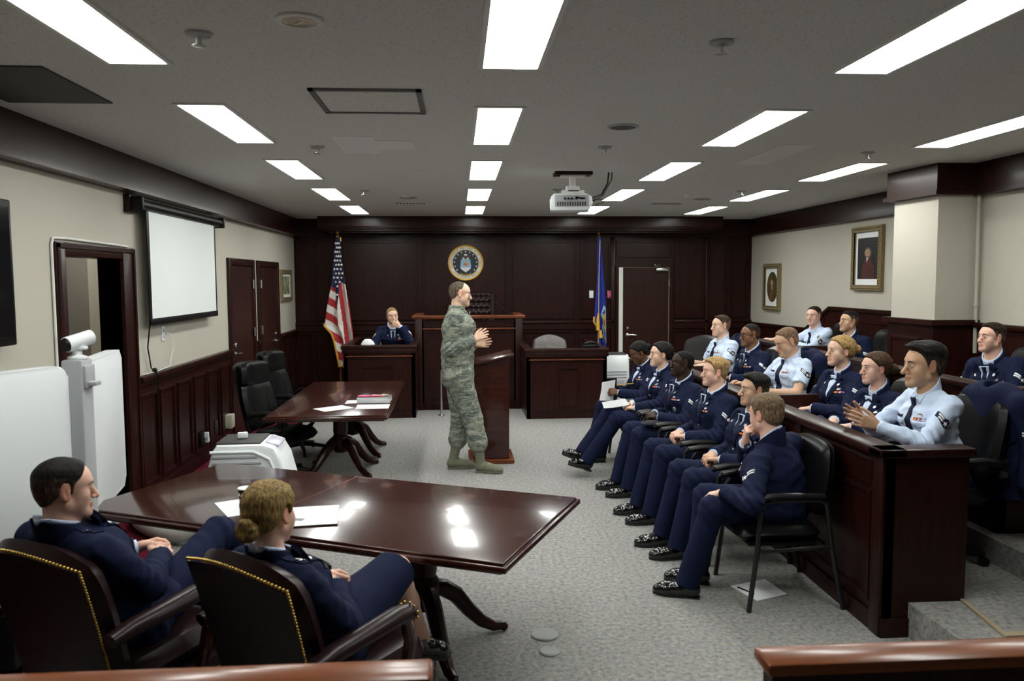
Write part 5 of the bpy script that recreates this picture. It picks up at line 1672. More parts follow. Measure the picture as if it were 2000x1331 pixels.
        if st.get('bun'):
            bx, by, bz, br = st['bun']
            Bn = Sdf(); bc = W(bx, by, bz)
            for k in range(7):
                a = k * 2 * PI / 7
                Bn.cone(bc + hs * br * .5 * (math.cos(a) * hx + math.sin(a) * hz), bc + hs * br * .55 * (math.cos(a + 1.1) * hx + math.sin(a + 1.1) * hz) - hy * br * .35, br * .42 * hs, br * .38 * hs, .008)
            Bn.ball(bc, br * .6 * hs, .01)
            Bn.cone(bc, W(bx * .5, -.09, bz + .02), br * .6 * hs, br * .5 * hs, .02)
            Bn.disp = lambda P: .0014 * waves(P, 40, 4)
            v2, q2 = surface(Bn, .004)
            chunks.append((v2, q2, 0))
        link_mesh('hair', raw_mesh('hair', chunks), hm, root)
    if sp.get('glasses'):
        g = MB()
        for s in (-1, 1):
            c = W(s * .033, .103, .004)
            ring = [c + hs * (.022 * math.cos(2 * PI * k / 16) * hx + .014 * math.sin(2 * PI * k / 16) * hz) for k in range(17)]
            g.tube(ring, .0022, 6)
            g.tube([W(s * .055, .100, .008), W(s * .078, .05, .008), W(s * .084, -.01, .010)], .002, 6)
        g.tube([W(-.011, .106, .006), W(.011, .106, .006)], .002, 6)
        part('eyeglasses', g, BLACKP, root)
    # ------------------------------------------------------------ upper garment
    jk = fit in ('jacket', 'skirt', 'officer')
    camo = fit == 'camo'
    cloth = {'short': LBLUE, 'long': LBLUE}.get(fit, NAVY)
    if camo: cloth = camo_mat()
    ex = .010 if jk else (.012 if camo else .0)
    J = Sdf()
    J.cone(hip - spn * .01, waist, (.112 + ex) * B, (.104 + ex) * B, .03, wl, 1.36, cut=None if sp.get('seated', True) else (hip - UP * .10, -UP))
    J.cone(waist, chest, (.104 + ex) * B, (.112 + ex) * B, .06, wls, 1.42)
    J.cone(chest, neck - spn * .075 * S, (.112 + ex) * B, .078 * B, .05, wls, 1.42)
    if female:
        for sg in (-1, 1): J.ball(chest - spn * .035 + fws * .075 * B + wls * .07 * sg * B, .066 * B, .06)
    else:
        for sg in (-1, 1): J.ball(chest + fws * .045 * B + wls * .07 * sg * B, .075 * B, .06)
    sg_ = {'L': 1, 'R': -1}
    JT = Sdf(); JT.p = list(J.p)
    for sd in 'LR':
        J.cone(neck - spn * .040 * S + wls * .030 * sg_[sd] - fws * .012, sh[sd], .040 * S, (.050 + ex * .5) * S, .045); J.p[-1]['shl'] = 1
        ax = nrm(el[sd] - sh[sd])
        if bare:
            e1 = sh[sd] + ax * .20 * S
            J.cone(sh[sd], e1 + ax * .03, .064 * S, .066 * S, .03, cut=(e1, ax))
        else:
            J.cone(sh[sd], el[sd], (.056 + ex) * S, (.047 + ex) * S, .03)
            fx = nrm(wr[sd] - el[sd]); e1 = wr[sd] - fx * .004
            J.cone(el[sd], wr[sd] + fx * .03, (.050 + ex) * S, (.036 + ex) * S, .022, cut=(e1, fx))
    seated = sp.get('seated', True)
    if jk and seated:
        th = nrm((kn['L'] + kn['R']) / 2 - hip)
        for sg in (-1, 1):
            J.cone(hip + wl * .06 * sg + UP * .02, hip + wl * .085 * sg + th * .13 + UP * .015, .112 * B, .098 * B, .05, cut=(hip + th * .17, nrm(th - .25 * UP))); J.p[-1]['skirtq'] = 1
    elif jk or camo:
        J.cone(waist, hip - UP * .16, .118 * B, .116 * B, .05, wl, 1.34, cut=(hip - UP * .10, -UP))
    elif seated:
        J.cone(waist, hip + fw * .02, .11 * B, .115 * B, .05, wl, 1.36)
    J.ball(neck + spn * .02 + fws * .005, .050 * S, .02, 's')
    amp = sp.get('fold', .0060 if jk else .0085)
    midL = {sd: el[sd] for sd in 'LR'}
    def disp(P):
        o = amp * .55 * waves(P * V3(1, 1, 1.5), 5.5, seed) + amp * 1.3 * (np.abs(waves(P * V3(1, 1, 1.3), 7, seed + 3)) - .25) + amp * .3 * waves(P, 19, seed + 5)
        for sd in 'LR':
            r2 = ((P - midL[sd]) ** 2).sum(-1)
            axv = nrm(wr[sd] - sh[sd])
            o = o + amp * 1.1 * np.exp(-r2 / .012) * np.sin((P @ axv) * 150 + seed)
        r3 = ((P - waist) ** 2).sum(-1)
        o = o + amp * .6 * np.exp(-r3 / .03) * np.sin((P @ spn) * 95 + (P @ wl) * 14 + seed)
        return o
    J.disp = disp; JT.disp = disp
    JT.p += [q for q in J.p[len(JT.p):] if q.get('shl') or q.get('skirtq')]
    jname = 'jacket' if jk else ('camouflage_blouse' if camo else 'shirt')
    jo = child(jname, J, sp.get('jres', .0062), cloth)
    CH = lambda a, b: neck + wls * a * S + spn * b * S + fws * .34
    dn = -fws
    def front(name, poly, lift, m, par=jo, maxlen=.016, skirt=.004, label=None):
        return patch(name, JT, [(a * S, b * S) for a, b in poly], neck + fws * .30, wls, spn, dn, lift, m, maxlen, par, label, skirt)
    if jk:
        vb = -.235 if not female else -.20
        front('shirt_front', [(-.040, -.035), (.040, -.035), (.030, -.10), (.002, vb), (-.002, vb), (-.030, -.10)], .0022, LBLUE, label='light blue shirt front')
        if female: front('tie_tab', [(-.030, -.035), (.030, -.035), (.034, -.075), (.0, -.062), (-.034, -.075)], .006, TIE)
        else: front('necktie', [(-.017, -.038), (.017, -.038), (.012, -.062), (.030, vb + .03), (.0, vb + .01), (-.030, vb + .03), (-.012, -.062)], .007, TIE)
        for sg in (1, -1):
            front('lapel', [(sg * a, b) for a, b in ((.048, -.012), (.074, -.028), (.088, -.055), (.075, -.066), (.098, -.082), (.060, -.16), (.004, vb - .03), (.0, vb - .02), (.026, -.115))], .0095, NAVY, skirt=.012)
            pin = front('lapel_pin', disc(.0085, n=12, cx=sg * .073, cy=-.093), .0115, SILV, maxlen=.008)
        nb = [-.27, -.335, -.40] if not female else [-.235, -.30, -.36]
        for bz in nb:
            front('button', disc(.0085, n=10, cx=.002, cy=bz), .007, SILV, maxlen=.008)
        if fit != 'officer' and fit != 'skirt':
            py = -.150 if not female else -.145
            x = .062
            for i, (c, wdt) in enumerate(RIB[:sp.get('ribs', 6)]):
                wv = .078 * wdt
                front('ribbon_bar', quad(x, x + wv, py - .006, py + .006), .007, RIBM[i], maxlen=.012); x += wv
            front('badge', disc(.016, .008, 14, .085, py + .022), .006, SILV, maxlen=.008)
            if sp.get('crest'):
                cb = front('breast_badge', [(.074, py - .072), (.085, py - .064), (.096, py - .072), (.099, py - .095), (.085, py - .120), (.071, py - .095)], .007, SILV, maxlen=.010)
        front('name_tag', quad(-.115, -.045, -.158, -.146), .006, BLACKP, maxlen=.012)
        for sg in (1, -1):
            front('pocket_flap', quad(sg * .045 if sg > 0 else -.125, .125 if sg > 0 else -.045, -.200, -.178), .004, NAVY, maxlen=.014)
    elif not camo:
        front('necktie', [(-.019, -.030), (.019, -.030), (.013, -.06), (.036, -.30), (.0, -.345), (-.036, -.30), (-.013, -.06)], .008, TIE)
        for sg in (1, -1):
            x0, x1 = (.045, .125) if sg > 0 else (-.125, -.045)
            front('pocket', [(x0, -.155), (x1, -.155), (x1, -.245), ((x0 + x1) / 2, -.262), (x0, -.245)], .0022, LBLUE)
            front('pocket_flap', [(x0 - .002, -.15), (x1 + .002, -.15), (x1 + .002, -.178), ((x0 + x1) / 2, -.19), (x0 - .002, -.178)], .0045, LBLUE)
            front('collar_point', [(sg * a, b) for a, b in ((.010, -.020), (.048, -.012), (.056, -.030), (.044, -.065), (.016, -.035))], .008, LBLUE, skirt=.010)
        front('name_tag', quad(-.118, -.050, -.142, -.130), .006, TIE, maxlen=.012)
        x = .05
        for i, (c, wdt) in enumerate(RIB[:6]):
            front('ribbon_bar', quad(x, x + .075 * wdt, -.142, -.130), .006, RIBM[i], maxlen=.012); x += .075 * wdt
        front('badge', disc(.015, .009, 12, .088, -.115), .005, SILV, maxlen=.008)
        for sd in 'LR':
            ax2 = nrm(sh[sd] - neck)
            patch('epaulette', J, quad(-.03 * S, .06 * S, -.022, .022), sh[sd] - ax2 * .035 + UP * .2, ax2, fws, -UP, .004, LBLUE, .02, jo)
    else:
        for sg in (1, -1):
            x0, x1 = (.045, .135) if sg > 0 else (-.135, -.045)
            front('pocket', [(x0, -.165), (x1, -.165), (x1, -.275), (x0, -.275)], .004, cloth)
            front('pocket_flap', [(x0 - .003, -.158), (x1 + .003, -.158), (x1 + .003, -.195), ((x0 + x1) / 2, -.208), (x0 - .003, -.195)], .007, cloth)
            front('name_tape', quad(x0 - .005, x1 + .005, -.152, -.128), .005, plain('name tape', (.12, .14, .11), .8) if sg > 0 else MATS['name tape'])
            front('collar', [(sg * a, b) for a, b in ((.010, -.02), (.050, .03), (.078, .015), (.072, -.045), (.035, -.06))], .008, cloth)
        front('front_placket', quad(-.018, .018, -.56, -.03), .005, cloth, maxlen=.03)
        for sd in 'LR':
            ax = nrm(sh[sd] - el[sd]); so = wls * sg_[sd]; so = nrm(so - ax * (so @ ax))
            patch('sleeve_pocket', J, quad(-.05, .05, -.05, .06), sh[sd] * .55 + el[sd] * .45 + so * .15, np.cross(ax, so), ax, -so, .004, cloth, .02, jo)
            fx = nrm(wr[sd] - el[sd])
            Cf = Sdf(); Cf.cone(wr[sd] - fx * .065, wr[sd] + fx * .02, .050 * S, .047 * S, 0, cut=(wr[sd] - fx * .002, fx)); Cf.disp = lambda P: .002 * waves(P, 14, 8)
            child('cuff', Cf, .006, cloth, par=jo)
    # sleeve chevrons
    if fit in ('jacket', 'short', 'long'):
        for sd in 'LR':
            ax = nrm(sh[sd] - el[sd]); so = nrm(wls * sg_[sd] + fws * .15); so = nrm(so - ax * (so @ ax))
            o = sh[sd] * .56 + el[sd] * .44 + so * .16
            if bare: o = sh[sd] * .66 + el[sd] * .34 + so * .16
            r = np.cross(ax, so)
            kz = 1.12 * S
            def em(name, poly, lift, m, ml=.012):
                return patch(name, J, [(a * kz, b * kz) for a, b in poly], o, r, ax, -so, lift, m, ml, jo)
            if not jk:
                em('chevron_ground', [(-.050, .028), (-.016, .006), (0, .012), (.016, .006), (.050, .028), (.050, .0), (.018, -.030), (0, -.038), (-.018, -.030), (-.050, .0)], .003, TIE)
            for sg in (1, -1):
                for dz in (0, -.0145):
                    em('chevron_stripe', [(sg * .018, -.006 + dz), (sg * .046, .012 + dz), (sg * .046, .020 + dz), (sg * .018, .002 + dz)], .0055, CHEV)
            em('chevron_star', star2(.015, 0, -.018), .0055, CHEV, .008)
    if fit in ('officer', 'skirt'):
        for sd in 'LR':
            ax2 = nrm(sh[sd] - neck); c0 = neck - spn * .03 + ax2 * .125 * S
            patch('epaulette', J, quad(-.055 * S, .065 * S, -.024, .024), c0 + UP * .2, ax2, fws, -UP, .004, NAVY, .02, jo)
            for k in (-.010, .010):
                patch('rank_bar', J, quad(k - .0055, k + .0055, -.016, .016), c0 + ax2 * .03 + UP * .2, ax2, fws, -UP, .008, SILVER, .012, jo)
            patch('rank_bar', J, quad(-.013, .013, -.002, .002), c0 + ax2 * .03 + UP * .2, ax2, fws, -UP, .008, SILVER, .012, jo)
    # collar ring
    if not camo:
        Cl = Sdf(); c0 = neck - spn * .030 * S; c1 = W(0, -.020, -.085) * .55 + neck * .45 + spn * .006
        Cl.cone(c0, c1 + spn * .03, nr * 1.30, nr * 1.22, 0, A[0], 1.06, cut=(c1 - spn * .004, nrm(nrm(c1 - c0) + fws * .75)))
        Cl.cone(c0 - spn * .1, c1 + spn * .08, nr * 1.10, nr * 1.10, .003, op='s')
        child('shirt_collar', Cl, .0045, LBLUE, label='light blue collar' if jk else None)
        if jk:
            Cj = Sdf(); c2 = c1 - spn * .009 - fws * .006
            Cj.cone(c0, c2 + spn * .03, nr * 1.50, nr * 1.38, 0, A[0], 1.08, cut=(c2, nrm(nrm(c2 - c0) + fws * .75)))
            Cj.cone(c0 - spn * .1, c2 + spn * .08, nr * 1.30, nr * 1.28, .003, op='s')
            Cj.cone(c0 + fws * nr * 1.9 - spn * .06, c0 + fws * nr * 1.9 + spn * .1, nr * 1.15, nr * 1.15, .01, op='s')
            child('jacket_collar', Cj, .0052, NAVY, par=jo)
            for sd in 'LR':
                if sp.get('hand' + sd):
                    fx = nrm(wr[sd] - el[sd]); Cf = Sdf()
                    Cf.cone(wr[sd] - fx * .04, wr[sd] + fx * .03, .036 * S, .035 * S, 0, cut=(wr[sd] + fx * .008, fx))
                    child('shirt_cuff', Cf, .005, LBLUE, label='light blue cuff')
    else:
        Cl = Sdf(); c0 = neck - spn * .035; c1 = W(0, -.020, -.085) * .5 + neck * .5
        Cl.cone(c0, c1, nr * 1.55, nr * 1.30, 0, A[0], 1.06, cut=(c1, nrm(c1 - c0)))
        Cl.cone(c0 - spn * .1, c1 + spn * .05, nr * 1.14, nr * 1.14, .003, op='s')
        child('stand_collar', Cl, .005, cloth, par=jo)
    if sp.get('watch'):
        sd = sp['watch']; fx = nrm(wr[sd] - el[sd])
        Wt = Sdf(); Wt.cone(wr[sd] - fx * .006, wr[sd] + fx * .012, .034 * S, .034 * S, 0)
        Wt.cone(wr[sd] - fx * .03, wr[sd] + fx * .03, .029 * S, .029 * S, .002, op='s')
        m = MB(); bx = V3(UP - fx * (UP @ fx)); bx = nrm(bx)
        ring = [wr[sd] + fx * .004 + (math.cos(2 * PI * k / 18) * bx + math.sin(2 * PI * k / 18) * np.cross(fx, bx)) * .031 for k in range(19)]
        m.tube(ring, .006, 8); m.ball(wr[sd] + fx * .004 + bx * .033, .016, 12, (1, 1, .5))
        part('wrist_watch', m, plain('dark watch metal', (.16, .15, .13), .3, metal=.8) if 'dark watch metal' not in MATS else MATS['dark watch metal'], root)
    # ------------------------------------------------------------ legs
    if sp.get('legs', True):
        T = Sdf(); tcl = cloth if camo else NAVY
        if fit == 'skirt':
            T.cone(hj['L'], hj['R'], .118 * B, .118 * B, .02)
            for sd in 'LR':
                kd = nrm(kn[sd] - hj[sd])
                T.cone(hj[sd], kn[sd] + kd * .02, .108 * S, .082 * S, .06, cut=(kn[sd] + kd * .01, kd))
            mid = (kn['L'] + kn['R']) / 2; kd = nrm(mid - hip)
            T.cone(hip, mid, .10 * S, .075 * S, .06, cut=(mid - kd * .0, kd))
            T.disp = lambda P: .003 * waves(P, 7, seed)
            child('skirt', T, .0065, NAVY)
        else:
            T.cone(hj['L'], hj['R'], .116 * B, .116 * B, .02)
            T.cone(hip, waist, .112 * B, .102 * B, .03, wl, 1.32)
            for sd in 'LR':
                T.cone(hj[sd], kn[sd], (.096 if not camo else .126) * S, (.074 if not camo else .092) * S, .035)
                sx = nrm(an[sd] - kn[sd]); rb = .064 if not camo else .075
                if camo:
                    e1 = kn[sd] + (an[sd] - kn[sd]) * .52
                    T.cone(kn[sd], e1, .088 * S, .090 * S, .03); T.cone(e1, e1 + sx * .045, .088 * S, .056 * S, .02)
                else:
                    e1 = an[sd] + sx * .012
                    T.cone(kn[sd], e1 + sx * .03, .072 * S, rb * S, .025, cut=(e1, sx))
            def tdisp(P):
                o = .0035 * waves(P, 6, seed + 7) + .0015 * waves(P, 14, seed + 9)
                if camo: o = o * 1.8
                for sd in 'LR':
                    r2 = ((P - kn[sd]) ** 2).sum(-1); ax = nrm(an[sd] - hj[sd])
                    o = o + .004 * np.exp(-r2 / .014) * np.sin((P @ ax) * 110 + seed)
                    for k in range(2):
                        r4 = ((P - hj[sd]) ** 2).sum(-1); ax = nrm(kn[sd] - hj[sd])
                        o = o + .003 * np.exp(-r4 / .02) * np.sin((P @ ax) * 90 + seed * 2)
                return o
            T.disp = tdisp
            tr = child('trousers', T, sp.get('tres', .0068), tcl)
            if camo:
                for sd in 'LR':
                    ax = nrm(hj[sd] - kn[sd]); so = wl * sg_[sd]
                    patch('cargo_pocket', T, quad(-.085, .085, -.09, .09), hj[sd] * .42 + kn[sd] * .58 + so * .22, fw, ax, -so, .008, cloth, .03, tr, skirt=.01)
        for sd in 'LR':
            if not sp.get('feet', True): break
            a = an[sd]; fd = fdir[sd]; fu = nrm(UP - fd * (UP @ fd)); sx = nrm(np.cross(fd, fu))
            bot = a - fu * .078
            K = Sdf(); cut = (bot + fu * .012, -fu)
            up = .03 if not camo else .16
            sh_ = nrm(kn[sd] - a)
            g = S * (.92 if female else 1)
            K.cone(a - fd * .034 * g - fu * .034, a + fd * .05 * g - fu * .035, .040 * g, .043 * g, .02, cut=cut)
            K.cone(a + fd * .05 * g - fu * .035, a + fd * .125 * g - fu * .046, .043 * g, .040 * g, .02, sx, 1.12, cut=cut)
            K.cone(a + fd * .125 * g - fu * .046, a + fd * .168 * g - fu * .052, .040 * g, .029 * g, .02, sx, 1.25, cut=cut)
            K.cone(a - fd * .018 - fu * .02, a + sh_ * up - fd * .005, .042 * g, (.040 if not camo else .050) * g, .025)
            K.cone(a + sh_ * (up + .012) - fd * .005, a + sh_ * (up + .05), .030 * g, .030 * g, .006, op='s')
            if camo: K.disp = lambda P: .0015 * waves(P, 25, 3)
            so_ = child('boot' if camo else ('pump_shoe' if fit == 'skirt' else 'dress_shoe'), K, .005, SAGE if camo else PATENT)
            om = MB(); prof = []
            N_ = 30
            for k in range(N_):
                th = 2 * PI * k / N_; yv = math.cos(th); xv = math.sin(th)
                ln = .058 + .145 * (yv + 1) / 2 * 0
                y = (.066 + .130 * yv) * g; wdt = (.034 + .014 * np.clip((y - .0) / .12, 0, 1) - .006 * np.clip((y - .15) / .05, 0, 1)) * g
                prof.append((y, wdt * xv * 1.05))
            lo = [om.bm.verts.new(Vector(bot + fd * y + sx * x - fu * .004)) for y, x in prof]
            hi = [om.bm.verts.new(Vector(bot + fd * y + sx * x + fu * .016)) for y, x in prof]
            om.bm.faces.new(lo); om.bm.faces.new(hi[::-1])
            for k in range(N_): om.bm.faces.new((lo[k], hi[k], hi[(k + 1) % N_], lo[(k + 1) % N_]))
            om.box(tuple(bot - fd * .035 * g - fu * .004), (.07 * g, .062 * g, .020), Matrix([list(fd), list(sx), list(fu)]).transposed(), .006)
            part('sole', om, SAGE if camo else SOLE, so_)
            lc = MB()
            for k in range(4):
                o = a + fd * (.035 + .017 * k) * g + fu * (.012 - .0095 * k)
                lc.tube([o - sx * .022 * g, o + fu * .006, o + sx * .022 * g], .0028, 6)
            part('laces', lc, BLACKP if not camo else plain('sage lace', (.14, .145, .10), .8) if 'sage lace' not in MATS else MATS['sage lace'], so_)
            if fit != 'skirt' and not camo:
                Kk = Sdf(); Kk.cone(a - fu * .01, a + sh_ * .09, .037 * S, .042 * S, 0)
                child('sock', Kk, .007, SOCK)
    return root, dict(J=J, F=F, W=W, A=A)
# ================================================================ THE CAST
SK_FAIR, SK_PINK, SK_TAN, SK_OLIVE = (.76, .49, .36), (.75, .455, .345), (.62, .38, .255), (.54, .325, .205)
SK_BROWN, SK_DARK, SK_DEEP = (.22, .11, .062), (.13, .060, .034), (.040, .021, .014)
BLACKH, DKBR, BRN, LTBR, SANDY, BLOND, GINGER = (.010, .009, .009), (.022, .013, .009), (.045, .025, .014), (.10, .060, .030), (.17, .105, .062), (.34, .215, .085), (.17, .09, .045)
LAP_L = dict(d=(-.62, .72, -.12), n=(-.35, .15, -1), curl=(.65, .72, .8, .85), thumb=.6)
LAP_R = dict(d=(-.62, -.72, -.05), n=(-.35, -.15, -1), curl=(.55, .62, .7, .75), thumb=.6)
CREW = dict(fade=.42, top=.010, side=.0035, front=.005, edge=.035)
FADE = dict(fade=.45, top=.006, side=.0030, fz=.04, edge=.05)
SHORT = dict(top=.020, side=.0075, front=.008)
BACK = dict(top=.014, side=.013, fz=.0, ys=[-.12, -.085, -.055, -.035, -.018, .004, .014, .022, .045, .062, .09], zs=[-.060, -.058, -.050, -.030, .010, .020, .010, .018, .045, .072, .080])
def bun(x=0, y=-.128, z=.0, r=.045, **k): return dict(BACK, bun=(x, y, z, r), **k)

def seated(n, y, hx, head, **k):
    """front-row defaults: facing -x on a guest chair"""
    d = dict(base=(hx, y, 0), face=180, head=head, hip=(hx - .10, y, .505), seed=n, fit='jacket', twist=15)
    d['kL'] = (hx - .50, y - .13, .53); d['kR'] = (hx - .52, y + .13, .53)
    d['aL'] = (hx - .60, y - .13, .08); d['aR'] = (hx - .64, y + .13, .08)
    d.update(k)
    return d
G1 = 'airmen seated on the front row of black chairs'
person(seated(1, 8.0, 2.02, (1.84, 8.0, 1.10), look=188, pitch=-26, female=True, skin=SK_DARK, hair=BLACKH, style=bun(), wL=(1.62, 7.90, .70), eL=(1.85, 7.78, .72), wR=(1.60, 8.10, .72), eR=(1.84, 8.24, .72),
              handL=dict(d=(-.9, .1, .1), n=(-.1, .8, -.5), curl=(.7, .7, .7, .7)), handR=dict(d=(-.9, -.1, .1), n=(-.1, -.8, -.5), curl=(.7, .7, .7, .7)), lid=.3,
              hs=0.88, label='seated airwoman at the far end of the front row, looking down at a white sheet', group=G1))
person(seated(2, 7.35, 2.03, (1.90, 7.35, 1.14), look=182, pitch=2, female=True, skin=SK_FAIR, hair=BLACKH, style=bun(0, -.125, -.02), kL=(1.47, 7.23, .56), kR=(1.44, 7.45, .58), aL=(1.20, 7.32, .145), aR=(1.17, 7.43, .205),
              toeL=(-.93, -.25, .30), toeR=(-.95, .15, .30), wL=(1.64, 7.22, .655), eL=(1.86, 7.10, .74), wR=(1.66, 7.47, .66), handL=dict(d=(-.8, .5, .0), n=(-.2, .3, -1), curl=(.7, .8, .8, .8)), handR=dict(d=(-.8, -.5, 0), n=(0, -.3, -1)),
              hs=0.97, label='seated front-row airwoman with legs stretched out and ankles crossed', group=G1))
person(seated(3, 6.70, 2.03, (1.92, 6.70, 1.12), look=181, pitch=4, skin=SK_DEEP, lipk=(1.3, .9, .9), hair=(.006, .005, .005), style=dict(FADE, top=.006), crest=True, shape=dict(nose=.9, wide=1.02), wL=(1.70, 6.60, .675), eL=(1.90, 6.45, .70), wR=(1.71, 6.80, .675), eR=(1.92, 6.96, .70),
              handL=LAP_L, handR=LAP_R, hs=0.92, label='seated front-row airman with close-cropped dark hair, dark cap on his lap', group=G1))
person(seated(4, 5.95, 2.04, (1.96, 5.95, 1.135), look=180, pitch=2, skin=SK_PINK, hair=(.36, .235, .10), style=dict(top=.020, side=.006, front=.006), crest=False, ribs=4, blue=True, wL=(1.72, 5.86, .655), eL=(1.93, 5.69, .70), wR=(1.72, 6.04, .655), eR=(1.93, 6.22, .70), handL=LAP_L, handR=LAP_R,
              hs=0.90, label='seated blond airman in the middle of the front row, hands clasped on his lap', group=G1))
person(seated(5, 5.20, 2.04, (1.985, 5.20, 1.10), look=184, pitch=2, skin=SK_TAN, hair=(.013, .011, .010), style=dict(top=.022, side=.006, front=.010, edge=.03), crest=True, ribs=3, shape=dict(nose=1.15), wL=(1.74, 5.12, .645), eL=(1.94, 4.95, .68), wR=(1.74, 5.29, .645), eR=(1.95, 5.47, .68), handL=LAP_L, handR=LAP_R,
              hs=0.89, label='seated black-haired airman with a silver breast badge, second nearest in the front row', group=G1))
person(seated(6, 4.50, 2.00, (1.80, 4.52, 1.05), face=128, look=119, twist=0, pitch=-8, skin=SK_PINK, hair=(.14, .098, .058), style=dict(top=.019, side=.008), hip=(1.89, 4.50, .50), kL=(1.45, 4.40, .53), kR=(1.49, 4.66, .53), aL=(1.32, 4.44, .078), aR=(1.44, 4.64, .078), toeL=(-.92, .38, 0), toeR=(-.92, .32, 0), bulk=1.12, s=1.03,
              wL=(1.52, 4.40, .625), eL=(1.64, 4.20, .70), wR=(1.70, 4.58, .87), eR=(1.66, 4.84, .70), handL=dict(d=(-.85, .3, -.25), n=(-.2, .1, -1), curl=(.5, .5, .5, .5)), handR=dict(d=(.0, -.25, .95), n=(.8, -.2, .1), curl=(1.0, 1.1, 1.2, 1.2), thumb=.5),
              hs=0.95, label='seated airman nearest the camera, back turned and chin on his hand', group=G1))

def juror(n, x, y, zf, head, **k):
    d = dict(base=(x, y, zf), face=180, head=head, hip=(x, y, zf + .50), seed=n, fit='jacket', feet=False, twist=13)
    d['kL'] = (x - .44, y - .13, zf + .50); d['kR'] = (x - .44, y + .13, zf + .50)
    d['aL'] = (x - .44, y - .13, zf + .09); d['aR'] = (x - .44, y + .13, zf + .09)
    d.update(k)
    return d
G2 = 'airmen seated in the jury box'
AL = dict(d=(-.8, .5, -.1), n=(-.1, .1, -1), curl=(.4, .45, .5, .5)); AR = dict(d=(-.8, -.5, -.1), n=(-.1, -.1, -1), curl=(.4, .45, .5, .5))
person(juror(11, 2.92, 8.5, .18, (2.86, 8.5, 1.335), fit='short', look=190, skin=SK_FAIR, hair=BRN, style=CREW, blue=True, eL=(2.84, 8.24, .94), wL=(2.58, 8.30, .92), eR=(2.84, 8.78, .94), wR=(2.58, 8.68, .92), handL=AL, handR=AR,
             hs=0.96, label='short-sleeved airman in light blue farthest along the lower jury tier', group=G2))
person(juror(12, 2.91, 7.6, .18, (2.85, 7.6, 1.295), look=188, pitch=-2, skin=SK_BROWN, hair=BLACKH, style=dict(FADE), glasses=True, crest=True, shape=dict(wide=.94, nose=.95), eL=(2.84, 7.33, .92), wL=(2.60, 7.42, .90), handL=AL, handR=AR, wR=(2.60, 7.74, .90),
             hs=0.92, label='airman with eyeglasses and dark jacket in the lower jury tier', group=G2))
person(juror(13, 2.90, 6.75, .18, (2.86, 6.75, 1.295), fit='short', look=188, pitch=-20, lid=.25, skin=SK_TAN, hair=SANDY, style=CREW, eL=(2.80, 6.49, .905), wL=(2.60, 6.55, .885), eR=(2.80, 7.0, .92), wR=(2.52, 6.92, .90), handL=AL, handR=dict(d=(-.7, -.2, .3), n=(0, -.4, -1), curl=(.6, .7, .8, .9)),
             hs=1.00, label='short-sleeved airman in light blue looking down, middle of the lower jury tier', group=G2))
person(juror(14, 2.90, 5.75, .18, (2.85, 5.75, 1.305), look=184, pitch=2, female=True, skin=SK_FAIR, hair=BLOND, style=bun(0, -.130, .015, .042), eL=(2.83, 5.50, .93), wL=(2.58, 5.62, .895), eR=(2.83, 6.0, .93), wR=(2.56, 5.82, .895), handL=AL, handR=AR,
             hs=0.94, label='airwoman with blonde hair in a bun in the lower jury tier', group=G2))
person(juror(15, 2.82, 5.05, .18, (2.745, 5.05, 1.255), look=182, female=True, skin=SK_PINK, hair=(.065, .036, .020), style=bun(0, -.135, -.01, .045), eL=(2.76, 4.83, .90), wL=(2.55, 4.95, .89), handL=AL, handR=AR, wR=(2.52, 5.15, .89), eR=(2.74, 5.28, .90),
             hs=0.88, label='airwoman with brown hair in a low bun beside the long-sleeved airman', group=G2))
person(juror(16, 2.82, 4.40, .18, (2.68, 4.40, 1.345), fit='long', twist=4, look=178, pitch=-2, skin=SK_OLIVE, hair=(.013, .011, .010), style=dict(top=.022, side=.008, front=.012, edge=.03), bulk=1.03, shape=dict(nose=1.2), legs=True, hip=(2.80, 4.40, .67),
             eL=(2.62, 4.13, .955), wL=(2.36, 4.30, 1.015), eR=(2.62, 4.68, .955), wR=(2.37, 4.50, 1.025), handL=dict(d=(-.88, .24, .28), n=(.25, .95, .1), curl=(.12, .14, .18, .25), thumb=.1, spread=.10), handR=dict(d=(-.88, -.26, .36), n=(.25, -.95, .1), curl=(.10, .12, .15, .2), thumb=.1, spread=.10),
             hs=1.06, label='long-sleeved airman in light blue at the near end, fingertips pressed together', group=G2))
person(juror(17, 4.36, 9.15, .33, (4.20, 9.15, 1.405), fit='long', face=196, twist=0, look=212, pitch=-2, skin=SK_PINK, hair=(.028, .016, .010), style=CREW, blue=True, wL=(4.06, 9.26, 1.06), eL=(4.14, 8.90, 1.02), wR=(3.80, 9.36, 1.105), eR=(4.02, 9.48, 1.05),
             handL=dict(d=(-.3, .95, 0), n=(.9, .2, -.2), curl=(.4, .4, .4, .4)), handR=dict(d=(-.9, .1, .15), n=(0, .1, -1), curl=(.5, .4, .4, .4)),
             hs=0.92, label='airman in light blue shirt, one arm folded, upper tier by slanted wall rail', group=G2))
person(juror(18, 4.10, 7.75, .33, (3.92, 7.75, 1.41), look=190, pitch=6, skin=SK_OLIVE, hair=(.010, .009, .009), style=dict(top=.013, side=.0035, front=.006, fz=.045, fade=.4), ribs=3,
             hs=0.88, label='dark-jacketed airman leaning back in the upper tier before the wall column', group=G2))
